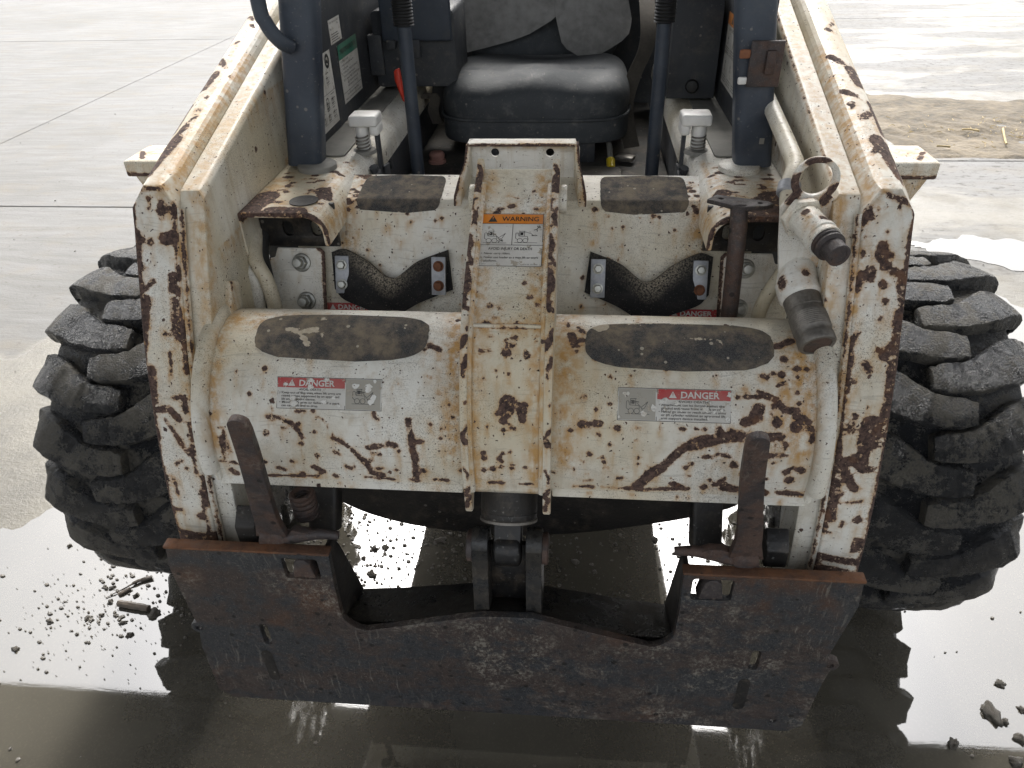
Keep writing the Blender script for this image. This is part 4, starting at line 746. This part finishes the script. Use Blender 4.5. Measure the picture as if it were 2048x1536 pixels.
mk('hydraulic_pipe', MB().tube(cr([(-.462, 1.16, .955), (-.442, 1.09, .93), (-.424, 1.075, .893), (-.421, 1.075, .85), (-.421, 1.075, .76)], 8), .0125, 14), m_cream, L)
mk('hydraulic_pipe', MB().tube(cr([(-.468, 1.14, .945), (-.458, 1.09, .915), (-.445, 1.078, .885), (-.452, 1.075, .83), (-.452, 1.075, .76)], 8), .0115, 14), m_white, L)
mk('hose', MB().tube(cr([(-.43, 1.30, .96), (-.442, 1.2, .955), (-.452, 1.14, .93), (-.448, 1.12, .86), (-.44, 1.12, .78)], 8), .015, 12), m_rub, L)

# ---- wheels
TR, TW, NL = .374, .148, 20
def tyre_point(x, th, r): return (x, -r*math.cos(th), r*math.sin(th))
prof = [(-.135, .215), (-.150, .25), (-.154, .29), (-.149, .332), (-.131, .359), (-.10, .369), (-.05, .3735), (0, .3745), (.05, .3735), (.10, .369), (.131, .359), (.149, .332), (.154, .29), (.150, .25), (.135, .215), (.10, .205), (-.10, .205)]
car = MB().rings([[tyre_point(x, th, r+.0012*math.sin(th*37+x*60)) for x, r in prof] for th in np.linspace(0, 2*math.pi, 121)], False, True).mesh('tyre_carcass', 0, 2, 0, 60)
def lug_mesh(side, seed):
    g = random.Random(seed)
    path = cr([(-.036, .3735, -.010), (.0, .3745, -.006), (.040, .3735, .006), (.076, .371, .046), (.112, .367, .100), (.140, .353, .138), (.153, .328, .152), (.156, .286, .158)], 4)
    n = len(path); Rg = []
    for i, (x, r, th) in enumerate(path):
        u = i/(n-1); a = path[max(0, i-1)]; c = path[min(n-1, i+1)]
        t = np.array([c[0]-a[0], (c[2]-a[2])*.37]); t /= np.linalg.norm(t)+1e-9; nn = np.array([-t[1], t[0]])
        hw = float(np.interp(u, [0, .30, .55, .8, 1], [.0245, .0285, .0385, .039, .036]))*(1+g.uniform(-.04, .04)); hgt = .0255*(1 if u < .80 else 1-.75*(u-.80)/.20)
        if u > .8: nn = np.array([0, 1.0])
        k = 1.0 if u > .06 else .86
        # outward direction: radial on the tread, sideways on the wall
        e = max(0, (u-.60)/.40); rad, sid = math.cos(e*1.35), math.sin(e*1.35)
        def pt(f, h):
            dx, dt = nn[0]*hw*f*k, nn[1]*hw*f*k/.37
            X_ = x+dx+sid*h*.55; r_ = r+rad*h; return tyre_point(side*X_, th+dt, r_)
        j = g.uniform(-.0015, .0015)
        Rg.append([pt(-1.15, -.010), pt(-1.03, hgt*.5), pt(-.93, hgt*.95+j), pt(-.3, hgt+j), pt(.3, hgt+j), pt(.93, hgt*.95+j), pt(1.03, hgt*.5), pt(1.15, -.010)])
    return MB().rings(Rg).mesh('lug', .0022, 2, .014, 40, .0006)
LUGS = {(sd, k): lug_mesh(sd, 100+k*7+sd) for sd in (-1, 1) for k in range(3)}
for i, (x, y, kind) in enumerate(((-.798, 1.36, 0), (.768, 1.36, 1), (-.75, 2.5, 2), (.75, 2.5, 2))):
    ty = link('tyre', car, m_tyre, L, (x, y, .401))
    rim = link('wheel_rim', bpy.data.meshes['wheel_rim'] if 'wheel_rim' in bpy.data.meshes else MB().turned((-.12, 0, 0), (1, 0, 0), [(0, .222), (.01, .205), (.06, .19), (.07, .09), (.075, .02), (.165, .02), (.17, .09), (.18, .19), (.23, .205), (.24, .222)], 48).mesh('wheel_rim'), m_cream, L, (x, y, .401))
    ph = (.05, .11, .2, .2)[i]
    for sd in (-1, 1):
        for k in range(NL):
            lo = link('lug', LUGS[(sd, k % 3)], m_tyre, ty); lo.rotation_euler.x = -(2*math.pi*(k+(.5 if sd > 0 else 0))/NL+ph)

# ------------------------------------------------------------ decals and lettering
def text2d(body, bold=0.0):
    cu = bpy.data.curves.new('t', 'FONT'); cu.body = body; cu.size = 1; cu.offset = bold; cu.resolution_u = 3
    o = bpy.data.objects.new('t', cu); COL.objects.link(o); dg = bpy.context.evaluated_depsgraph_get()
    me = bpy.data.meshes.new_from_object(o.evaluated_get(dg)); v = np.array([q.co[:2] for q in me.vertices]) if len(me.vertices) else np.zeros((0, 2)); f = [tuple(p.vertices) for p in me.polygons]
    bpy.data.objects.remove(o); bpy.data.curves.remove(cu); bpy.data.meshes.remove(me); return v, f
class Decal:
    "flat print laid on a surface: pos(u, v, h) with u to the right, v down, in metres"
    def __init__(s, name, pos, W, H, mat, parent=None, label=None):
        s.pos, s.W, s.H, s.mats = pos, W, H, {}
        m = MB().surf([[pos(u, v, .0005) for u in np.linspace(0, W, 24)] for v in np.linspace(0, H, 12)])
        s.o = mk(name, m, mat, parent or L)
        if label: s.o['label'] = label
    def raw(s, key, mat, P, F, h=.0009):
        mb = s.mats.setdefault(key, (MB(), mat))[0]; mb.add([s.pos(u, v, h) for u, v in P], F); return s
    def rect(s, key, mat, u0, v0, u1, v1, h=.0008, n=10):
        us = np.linspace(u0, u1, n); P = [(u, v) for v in np.linspace(v0, v1, 5) for u in us]
        return s.raw(key, mat, P, [(i*n+j, i*n+j+1, (i+1)*n+j+1, (i+1)*n+j) for i in range(4) for j in range(n-1)], h)
    def line(s, key, mat, pts, wd, h=.0011):
        for (a, b), (c, d) in zip(pts[:-1], pts[1:]):
            l = math.hypot(c-a, d-b)+1e-9; nx, ny = -(d-b)/l*wd/2, (c-a)/l*wd/2
            s.raw(key, mat, [(a+nx, b+ny), (c+nx, d+ny), (c-nx, d-ny), (a-nx, b-ny)], [(0, 1, 2, 3)], h)
        return s
    def text(s, key, mat, body, u, v, w=None, hgt=.01, bold=0.0, h=.0012):
        P, F = text2d(body, bold)
        if not len(P): return s
        mn, mx = P.min(0), P.max(0); sc = hgt/.72; sx = sc if w is None else w/(mx[0]-mn[0])
        return s.raw(key, mat, [(u+(p[0]-mn[0])*sx, v-p[1]*sc) for p in P], F, h)
    def tri(s, key, mat, cu, cv, r, h=.0012):
        return s.raw(key, mat, [(cu, cv-r), (cu+r, cv+r*.75), (cu-r, cv+r*.75)], [(0, 1, 2)], h)
    def done(s):
        for k, (mb, mat) in s.mats.items():
            o = mk(k, mb, mat, s.o)
            if k in ('pictogram', 'torn_scrap', 'fine_print'): o['kind'] = 'stuff'
def border(d, key, mat, u0, v0, u1, v1, wd): d.line(key, mat, [(u0, v0), (u1, v0), (u1, v1), (u0, v1), (u0, v0)], wd)
def loader_icon(d, u, v, k, up_):
    "line drawing of a small loader, k wide"
    p = lambda a, b: (u+a*k, v+b*k); ln = lambda *q: d.line('pictogram', m_dk, [p(*x) for x in q], k*.022)
    ln((.0, .30), (.0, .62), (.12, .72)); ln((.0, .30), (.10, .28), (.16, .48), (.60, .50), (.62, .66)); ln((.20, .46), (.20, .18), (.44, .18), (.44, .48)); ln((.18, .18), (.48, .17))
    d.rect('pictogram', m_dk, u+.24*k, v+.24*k, u+.38*k, v+.42*k, .0011, 3)
    for cx in (.22, .50): ln(*[(cx+.13*math.cos(a), .76+.13*math.sin(a)) for a in np.linspace(0, 2*math.pi, 14)])
    if up_: ln((.10, .30), (.52, .22), (.78, .32), (.90, .44)); ln((.80, .44), (1.0, .40), (1.1, .44), (.84, .46), (.80, .44))
    else: ln((.14, .34), (.52, .38), (.72, .62), (.78, .74)); ln((.70, .58), (.92, .40), (1.02, .30), (.86, .62), (.74, .66))
    ln((-.05, .90), (1.1, .90))
def figure(d, u, v, k, rot):
    c, s_ = math.cos(rot), math.sin(rot); p = lambda a, b: (u+(a*c-b*s_)*k, v+(a*s_+b*c)*k)
    for q in (((0, -.3), (0, .25)), ((-.35, -.35), (0, -.15), (.4, -.4)), ((-.3, .7), (0, .25), (.35, .6))): d.line('pictogram', m_dk, [p(*x) for x in q], k*.13)
    d.line('pictogram', m_dk, [p(.12*math.cos(a), -.48+.12*math.sin(a)) for a in np.linspace(0, 6.3, 9)], k*.12)

wd = Decal('warning_decal', lambda u, v, h: web_s.at(-.041+u+.004*v*10*.1, .093+v, h), .092, .096, m_dw, label='black, white and orange warning decal')
border(wd, 'border', m_dk, .0003, .0003, .0917, .0957, .0008)
wd.rect('header', m_do, .0008, .0008, .0912, .0185); wd.tri('symbol', m_dk, .0165, .0105, .0068); wd.raw('symbol_mark', m_do, [(.0158, .007), (.0172, .007), (.0168, .0115), (.0162, .0115)], [(0, 1, 2, 3)], .0015)
wd.text('lettering', m_dk, 'WARNING', .030, .0138, .055, .0085, .012)
wd.line('rules', m_dk, [(0, .019), (.092, .019)], .0008).line('rules', m_dk, [(0, .0585), (.092, .0585)], .0008).line('rules', m_dk, [(.047, .019), (.047, .0585)], .0007)
loader_icon(wd, .006, .028, .030, False); loader_icon(wd, .052, .028, .029, True); figure(wd, .030, .051, .0065, 1.2); figure(wd, .084, .027, .009, .6)
for txt, u, v, w_, hh in (('AVOID INJURY OR DEATH', .013, .0675, .064, .0048), ('•  Never carry riders.', .003, .0755, .043, .0038), ('•  Never use loader as a man lift or work', .003, .0825, .084, .0038), ('platform.', .008, .0885, .019, .0038)): wd.text('lettering', m_dk, txt, u, v, w_, hh, .010)
wd.text('lettering', m_dk, '6713', .005, .0935, .006, .0018).text('lettering', m_dk, 'SW 02  6712968', .066, .0935, .02, .0018); wd.done()

def danger(x0, q0, flip, lines, title, label):
    W, H = .159, .0465
    d = Decal('danger_decal', lambda u, v, h: beam_s.at(x0+u, q0+v, h), W, H, m_dw, beam.parent, label)
    u0 = 0 if not flip else .055; u1 = u0+.104; p0 = .104 if not flip else 0
    border(d, 'border', m_dk, u0, 0, u1, H, .0007); border(d, 'border', m_dk, p0, 0, p0+.055, H, .0007)
    d.rect('header', m_dr, u0+.0006, .0006, u1-.0006, .0152)
    d.tri('symbol', m_dp, u0+.0225, .0088, .0055); d.raw('symbol_mark', m_dr, [(u0+.0219, .006), (u0+.0231, .006), (u0+.0227, .010), (u0+.0223, .010)], [(0, 1, 2, 3)], .0015)
    d.text('title', m_dp, 'DANGER', u0+.034, .0125, .054, .0092, .022)
    for t, u, v, w_ in lines: d.text('lettering', m_dk, t, u0+u, v, w_, .0034, .010)
    d.rect('torn_picture', m_dull, p0+.001, .001, p0+.0535, H-.001)
    loader_icon(d, p0+.012, .010, .030, False); d.line('pictogram', m_dr, [(p0+.018, .018), (p0+.03, .020)], .0012)
    g = random.Random(int(x0*1000)+5)                                        # torn scraps
    for k in range(16):
        cu, cv, rr = g.uniform(0, W), g.uniform(.002, H), g.uniform(.002, .0055); P = [(min(W, max(0, cu+rr*g.uniform(.5, 1.4)*math.cos(a))), min(H, max(0, cv+rr*g.uniform(.4, 1.2)*math.sin(a)))) for a in np.linspace(0, 6.28, 11)[:-1]]
        d.raw('torn_scrap', m_dull if k % 2 else m_white, P, [tuple(range(10))], .0018)
    d.done()
danger(-.339, .1905, False, [('AVOID DEATH', .034, .0195, .033), ('• Keep out of this area when lift arms are', .004, .0245, .094), ('raised unless supported by an approved', .0075, .0292, .088), ('lift arm support device.', .0075, .0340, .052), ('• Moving lift arm or failure of a part', .004, .0388, .092), ('can cause lift arm to drop.', .0075, .0436, .056)], 0, 'torn red and white danger decal with a scraped picture on its far side from the coupler')
danger(.166, .1925, True, [('AVOID DEATH', .030, .0195, .042), ('• Attachment can be forced against the', .003, .0245, .092), ('ground and cause front wheels to raise.', .0065, .0292, .090), ('• Never go under or reach under lift arms', .003, .0340, .094), ('or lift cylinder without an approved lift', .0065, .0388, .090), ('arm support device installed.', .0065, .0436, .066)], 0, 'red and white danger decal with a torn picture, beside the coupler')
for s in (-1, 1):
    x0 = -.356 if s < 0 else .258
    d = Decal('danger_strip', lambda u, v, h, x0=x0: pan_s.at(x0+u, .281+v, h), .094, .05, m_dull)
    d.rect('header', m_dr, .0004, .0004, .0936, .0145); d.tri('symbol', m_dp, .017, .008, .0052); d.text('title', m_dp, 'DANGER', .027, .0118, .055, .0085, .022); d.line('border', m_dk, [(0, .0148), (.094, .0148)], .0008); d.done()
# cab wall decals, left: x = -.412, u runs back along the wall
lw = lambda y0, z0: (lambda u, v, h: (-.4118+h, y0+u, z0-v))
d = Decal('operating_decal', lw(1.613, 1.168), .150, .118, m_dw, label='green headed instruction decal'); border(d, 'border', m_dk, 0, 0, .15, .118, .0008)
d.rect('header', m_dg, .0006, .0006, .1494, .030); d.text('title', m_dk, 'OPERATION INSTRUCTIONS', .012, .020, .125, .010, .012)
for i, (t, u, w_) in enumerate((('TO OPERATE LOADER:', .008, .06), ('1.  Fasten seat belt and lower seat bar.', .008, .10), ('2.  Start engine.', .008, .05), ('3.  Activate green "PRESS TO OPERATE"', .008, .125), ('button to enable hydraulics.', .02, .09), ('NOTE:  Activate "PRESS TO OPERATE" button', .014, .13), ('again if operator leaves seat', .04, .085), ('while engine is running.', .04, .075))): d.text('lettering', m_dk, t, u, .037+i*.0075, w_, .0042, .006)
d.line('border', m_dk, [(0, .097), (.15, .097)], .0008); d.text('lettering', m_dk, 'See Operation and Maintenance', .03, .105, .09, .0042, .006).text('lettering', m_dk, 'Manual and Handbook for more instructions.', .012, .113, .125, .0042, .006); d.done()
d = Decal('capacity_decal', lw(1.578, 1.221), .080, .046, m_dw); border(d, 'border', m_dk, 0, 0, .08, .046, .0006)
for i, (t, u, w_) in enumerate((('RATED OPERATING CAPACITY', .004, .07), ('lb.', .056, .01), ('kg', .004, .012), ('', 0, 0), ('', 0, 0))): d.text('lettering', m_dk, t, u, .008+i*.0055, w_ or None, .0036, .006)
for k in range(4): d.line('fine_print', m_dk, [(.008, .028+k*.0045), (.055+.006*(k % 2), .028+k*.0045)], .0016)
d.done()
d = Decal('pictogram_decal', lw(1.448, 1.172), .112, .140, m_dw, label='white decal of small operating pictograms')
border(d, 'border', m_dk, 0, 0, .112, .14, .0006)
for a, b in (((.05, 0), (.05, .075)), ((0, .038), (.05, .038)), ((0, .075), (.112, .075))): d.line('rules', m_dk, [a, b], .0008)
d.line('pictogram', m_dk, [(.085+.011*math.cos(a), .018+.011*math.sin(a)) for a in np.linspace(0, 6.3, 16)], .006); d.line('pictogram', m_dk, [(.079, .018), (.091, .020)], .006)
g = random.Random(2)
for cu, cv in ((.012, .01), (.012, .048), (.062, .04), (.008, .082), (.04, .085), (.075, .082), (.01, .108), (.042, .108), (.076, .108)):
    loader_icon(d, cu, cv, .022, False)
    for k in range(3): d.line('fine_print', m_dk, [(cu, cv-.002+k*.009), (cu+g.uniform(.012, .024), cv-.002+k*.009)], .0012)
d.line('pictogram', m_dr, [(.05+.008*math.cos(a), .092+.011*math.sin(a)) for a in np.linspace(0, 6.3, 12)], .0015); d.done()
d = Decal('sill_decal', lambda u, v, h: (-.415+u, 1.70-v, 1.0158+h), .055, .11, m_dull); [d.line('fine_print', m_dk, [(.008+.03*rnd.random(), .012+.009*k), (.02+.03*rnd.random(), .010+.009*k)], .004) for k in range(10)]; d.done()
d = Decal('wall_mark', lw(1.475, 1.285), .055, .022, m_black); d.rect('mark', m_dp, .006, 0, .012, .018); d.line('mark', m_dp, [(.022, 0), (.022, .016), (.045, .016), (.045, 0)], .004); d.done()
# right wall: u runs towards the camera
rw = lambda y0, z0: (lambda u, v, h: (.4118-h, y0-u, z0-v))
d = Decal('warning_decal', rw(1.745, 1.205), .185, .140, m_dw, label='orange headed warning decal behind the cab post'); border(d, 'border', m_dk, 0, 0, .185, .14, .0008)
d.rect('header', m_do, .0006, .0006, .1844, .024); d.tri('symbol', m_dk, .05, .013, .008); d.text('title', m_dk, 'WARNING', .07, .018, .09, .012, .012)
d.text('lettering', m_dk, 'AVOID INJURY', .03, .033, .11, .006, .01)
for a, b in (((0, .078), (.185, .078)), ((.06, .036), (.06, .14)), ((.12, .036), (.12, .14))): d.line('rules', m_dk, [a, b], .0008)
for i in range(3):
    figure(d, .03+i*.06, .052, .012, .2*i); figure(d, .03+i*.06, .098, .012, .3)
    for k in range(3): d.line('fine_print', m_dk, [(.006+i*.06, .066+k*.0045), (.05+i*.06, .066+k*.0045)], .0013).line('fine_print', m_dk, [(.006+i*.06, .122+k*.005), (.05+i*.06, .122+k*.005)], .0013)
d.done()
d = Decal('damper_label', lambda u, v, h: (.299+u, 1.7545-h, 1.167-v), .094, .043, m_black)
border(d, 'border', m_ltext, .0008, .0008, .0932, .0422, .0009)
d.text('lettering', m_ltext, 'DAMPER CONTROL', .021, .0085, .048, .0042, .006).text('lettering', m_ltext, 'OUTSIDE AIR', .025, .0145, .034, .0042, .006).text('lettering', m_ltext, 'INSIDE AIR', .040, .0385, .028, .0042, .006)
for cu, cv in ((.017, .017), (.038, .026)): d.line('dial', m_ltext, [(cu+.0045*math.cos(a), cv+.0045*math.sin(a)) for a in np.linspace(0, 6.3, 8)], .0018)
d.line('dial', m_ltext, [(.024, .0175), (.031, .019), (.036, .0215)], .0009); d.done()

# ------------------------------------------------------------ cloth thrown over the seat back
def cloth(outline, y_of, name, label, n=26):
    o = np.array(outline); zs = np.linspace(o[:, 1].max(), o[:, 1].min(), n); rows = []
    for z in zs:
        xs = []
        for i in range(len(o)):
            a, c = o[i], o[(i+1) % len(o)]
            if (a[1]-z)*(c[1]-z) <= 0 and a[1] != c[1]: xs.append(a[0]+(z-a[1])/(c[1]-a[1])*(c[0]-a[0]))
        if len(xs) < 2: k = o[np.argmin(abs(o[:, 1]-z))][0]; xs = [k-.001, k+.001]
        rows.append([(x, y_of(x, z), z) for x in np.linspace(min(xs), max(xs), 40)])
    m = MB().surf(rows); bk = [[(x, y+.004, z) for x, y, z in r] for r in rows]; m.surf(bk)
    m.surf([rows[-1], bk[-1]]); m.surf([[r[0] for r in rows], [r[0] for r in bk]]); m.surf([[r[-1] for r in rows], [r[-1] for r in bk]])
    return tag(mk(name, m, m_cloth, None, angle=60), label, 'cloth', 'felt sheets on the seat')
yb = lambda x, z: 2.175+.22*(z-1.0)-.012*math.sin(x*14+1)-.008*math.sin(z*40+x*9)-.03*math.exp(-((z-1.06)/.05)**2)
cloth([(-.30, 1.45), (-.262, 1.07), (-.25, 1.045), (-.16, 1.062), (-.06, 1.085), (.02, 1.128), (.10, 1.195), (.19, 1.30), (.20, 1.45)], yb, 'felt_sheet', 'grey felt sheet torn at its lower corner, draped over the seat back')
cloth([(.0, 1.42), (.028, 1.135), (.048, 1.068), (.118, 1.030), (.225, 1.085), (.235, 1.12), (.215, 1.20), (.21, 1.42)], lambda x, z: yb(x, z)-.012-.012*math.sin((x-.05)*22), 'felt_sheet', 'pointed flap of grey felt hanging over the seat cushion')

# ------------------------------------------------------------ ground
def structure(o): o['kind'] = 'structure'; return o
gr = structure(mk('ground', MB().box(-260, 260, -60, 420, -.30, -.012), m_conc))
xs = [-27.6, -21.7, -15.8, -9.9, -3.95, .4, 6.3, 12.2, 18.1, 24.0]; 
for i in range(len(xs)-1):
    y0 = 4.485 if 0 <= xs[i] < 8 else 3.66
    ys = [y0+5.12*k for k in range(-3, 9)]
    for j in range(len(ys)-1):
        mb = MB().box(xs[i]+.005, xs[i+1]-.005, ys[j]+.005, ys[j+1]-.005, -.20, 0); mk('slab', mb, m_conc, gr, .004, 1)
def ragged(P, amp, seed, n=14):
    "closed outline with an uneven shore"
    g = random.Random(seed); C = cr([*P, P[0]], n)[:-1]; k = len(C); ph = [g.uniform(0, 6.28) for _ in range(6)]; out = []
    for i, p in enumerate(C):
        a = C[i-1]; b = C[(i+1) % k]; t = b-a; t /= np.linalg.norm(t)+1e-9; s_ = i*.45
        d = amp*(.5*math.sin(s_*.37+ph[0])+.35*math.sin(s_*.93+ph[1])+.3*math.sin(s_*2.1+ph[2])+g.uniform(-.35, .35)); out.append((p[0]-t[1]*d, p[1]+t[0]*d))
    return out
def puddle(P, holes, amp, seed, z=.002):
    lo = [ragged(P, amp, seed)]+[ragged(h, amp*.5, seed+i+1, 8) for i, h in enumerate(holes)]
    tri = tessellate_polygon([[Vector((*p, 0)) for p in l] for l in lo]); V = [(*p, z) for l in lo for p in l]
    me = MB().add(V, [tuple(t) for t in tri]).mesh('puddle')
    if me.polygons[0].normal.z < 0: me.flip_normals()
    return structure(link('puddle', me, m_water))
puddle([(-2.6, .1), (-2.4, .8), (-1.75, 1.12), (-1.42, 1.31), (-1.22, 1.52), (-1.0, 1.75), (-.6, 1.95), (0, 2.0), (.6, 2.0), (1.0, 2.1), (1.25, 2.5), (1.5, 3.0), (1.75, 2.95), (2.0, 2.4), (2.3, 1.6), (2.6, .7), (2.5, .1), (1, -.6), (-1, -.6)],
       [], .03, 4)
puddle([(1.62, 3.30), (1.95, 3.38), (2.3, 3.28), (2.6, 3.1), (2.5, 2.95), (2.1, 3.02), (1.75, 3.15)], [], .04, 9)
puddle([(2.6, 2.5), (3.2, 2.7), (3.8, 2.3), (3.4, 1.6), (2.9, 1.8)], [], .05, 12)
# churned mud on the far right with wheel ruts
g = np.random.RandomState(3); nx, ny = 170, 130; Gd = []
ph = g.uniform(0, 6.28, (40, 3)); kx = g.normal(0, 16, 40); ky = g.normal(0, 22, 40)
for j in range(ny):
    row = []
    for i in range(nx):
        x = 2.03+4.2*i/(nx-1); y = 4.50+2.1*j/(ny-1); e = min(i/6, (nx-1-i)/12, j/4, (ny-1-j)/30, 1)
        fade = np.clip(1.5-abs((y-5.2)+.10*(x-2)*0-.25*math.sin(x*1.3))/.75, 0, 1)
        h = .008+.006*sum(math.sin(kx[q]*x+ky[q]*y+ph[q, 0]) for q in range(14))/4+.009*math.sin((x*.9+y*.8)*34+2*math.sin(y*6))*np.clip(1-abs(y-4.95-.12*x+.2)/.35, 0, 1)
        row.append((x, y, .0025+max(-.012, h)*e*fade-(.010*(1-min(1, e*fade*1.6)))))
    Gd.append(row)
structure(mk('mud', MB().surf(Gd), m_mud))
# roof edge overhead: the building the machine stands under
rf = empty('open_shed', (0, -3, 0), 'open sided shed with a dark sheet roof above the machine', 'shed')
mk('roof', MB().box(-11, 11, -2.6, 3.46, 4.5, 4.62), m_roof, rf)
for x in (-10.6, 10.6):
    for y in (-2.3, 3.2): mk('post', MB().box(x-.1, x+.1, y-.1, y+.1, 0, 4.5), m_roof, rf)

# ------------------------------------------------------------ litter on the wet floor
def clod_mesh(seed, rough=.5):
    g = random.Random(seed); bm = bmesh.new(); bmesh.ops.create_icosphere(bm, subdivisions=3, radius=1)
    ph = [(g.uniform(-6, 6), g.uniform(-6, 6), g.uniform(-6, 6), g.uniform(0, 6)) for _ in range(5)]
    for v in bm.verts:
        k = 1+rough*sum(math.sin(a*v.co.x+b*v.co.y+c*v.co.z+d) for a, b, c, d in ph)/3; v.co *= k; v.co.z *= .62
    me = bpy.data.meshes.new('mud_clod'); bm.to_mesh(me); bm.free()
    for p in me.polygons: p.use_smooth = True
    return me
CL = [clod_mesh(k) for k in range(6)]
big = [(-1.025, 1.071, .012), (-1.061, 1.112, .008), (-1.044, 1.113, .007), (-.896, 1.042, .020), (-.96, 1.014, .009), (-1.056, 1.02, .008), (-1.143, 1.006, .011), (-.926, .981, .010), (-1.176, .926, .010), (-1.237, 1.242, .009), (-1.025, 1.031, .008), (-.99, 1.032, .007), (-.97, 1.093, .010),
       (-.409, 1.28, .013), (-.396, 1.197, .011), (-.429, 1.248, .009), (-.24, 1.321, .014), (-.382, 1.287, .010), (.491, 1.443, .020), (.483, 1.37, .009), (.498, 1.353, .010), (.462, 1.395, .007), (1.034, .987, .013), (.982, .915, .022), (1.018, .864, .018), (.88, .844, .016), (.987, .817, .014), (1.003, .90, .012), (1.05, .93, .012), (-.62, 1.02, .010), (-.58, 1.06, .008), (-.66, 1.09, .010), (-.33, 1.22, .007), (.12, 1.27, .012), (.17, 1.24, .009), (.33, 1.36, .011), (.05, 1.33, .008)]
for i, (x, y, r) in enumerate(big):
    o = link('mud_clod', CL[i % 6], m_mudclod); r *= .8; o.location = (x, y, .003+r*.10); o.scale = (r*rnd.uniform(.8, 1.5), r*rnd.uniform(.6, 1.0), r*.9); o.rotation_euler.z = rnd.uniform(0, 6)
    where = 'left of the rusty plate' if x < -.7 else ('in the water under the machine' if x < .7 else 'beside the tyre next to the coupler')
    tag(o, {'l': 'wet dark mud clod lying in the puddle by the sticks', 'i': 'wet dark mud clod in the puddle under the machine', 'b': 'flat wet clod in the puddle beside the tyre by the couplers'}[where[0]], 'clod', 'mud clods ' + {'l': 'by the sticks', 'i': 'under the machine', 'b': 'by the coupler side tyre'}[where[0]])
g = random.Random(12); mb = MB(); ico = bmesh.new(); bmesh.ops.create_icosphere(ico, subdivisions=1, radius=1)
iv = [tuple(v.co) for v in ico.verts]; ifc = [tuple(v.index for v in f.verts) for f in ico.faces]; ico.free()
for k in range(2600):
    z_ = g.random()
    if z_ < .42: x, y = g.gauss(-.35, .22), g.gauss(1.28, .16)
    elif z_ < .62: x, y = g.gauss(.35, .25), g.gauss(1.34, .13)
    elif z_ < .78: x, y = g.gauss(-1.0, .14), g.gauss(1.06, .09)
    elif z_ < .90: x, y = g.uniform(-1.6, 1.5), g.uniform(.6, 2.2)
    else: x, y = g.uniform(-4, 4), g.uniform(2, 6)
    r = .0012+.0042*g.random()**3; s_ = g.uniform(.7, 1.6)
    mb.add([(x+a*r*s_, y+b*r, .004+c*r*.6) for a, b, c in iv], ifc)
o = mk('grit', mb, m_mudclod); o['kind'] = 'stuff'
def stick(P, r, name, label, cat, mat, grp=None):
    o = mk(name, MB().tube(cr(P, 5), r, 8), mat, None, jit=.0006); return tag(o, label, cat, grp)
stick([(-.996, 1.063, .010), (-.955, 1.058, .011), (-.914, 1.053, .010)], .0085, 'stick', 'short thick stub of dark wood lying in the puddle', 'stick', m_wood)
stick([(-1.043, 1.081, .004), (-1.005, 1.114, .007), (-.985, 1.134, .008), (-.955, 1.150, .007)], [.0012]*4+[.002]*4+[.004]*4+[.005]*4, 'stick', 'long thin curved twig by the tyre in the puddle', 'stick', m_wood)
stick([(-1.015, 1.092, .005), (-1.005, 1.10, .006), (-.994, 1.112, .005)], .005, 'stick', 'small bark sliver between the twig and the wood stub', 'stick', m_wood)
for P, lab in (([(2.284, 4.675, .03), (2.30, 4.67, .032), (2.36, 4.665, .03)], 'single pale straw lying at the edge of the mud'), ([(2.565, 5.01, .035), (2.6, 5.0, .04), (2.66, 4.977, .035)], 'pale straw lying flat on the brown mud'), ([(2.71, 4.72, .03), (2.75, 4.85, .045), (2.80, 4.98, .05)], 'long pale straw standing up out of the mud')):
    stick(P, .006, 'straw', lab, 'straw', m_straw)
mb = MB()
for k in range(160):
    x, y, a = g.gauss(2.9, .5), g.gauss(4.95, .22), g.uniform(0, 3.14); l = g.uniform(.01, .035)
    if x > 2.1 and y > 4.52: mb.tube([(x, y, .03), (x+l*math.cos(a), y+l*math.sin(a), .034)], .0022, 4)
o = mk('straw_litter', mb, m_straw); o['kind'] = 'stuff'
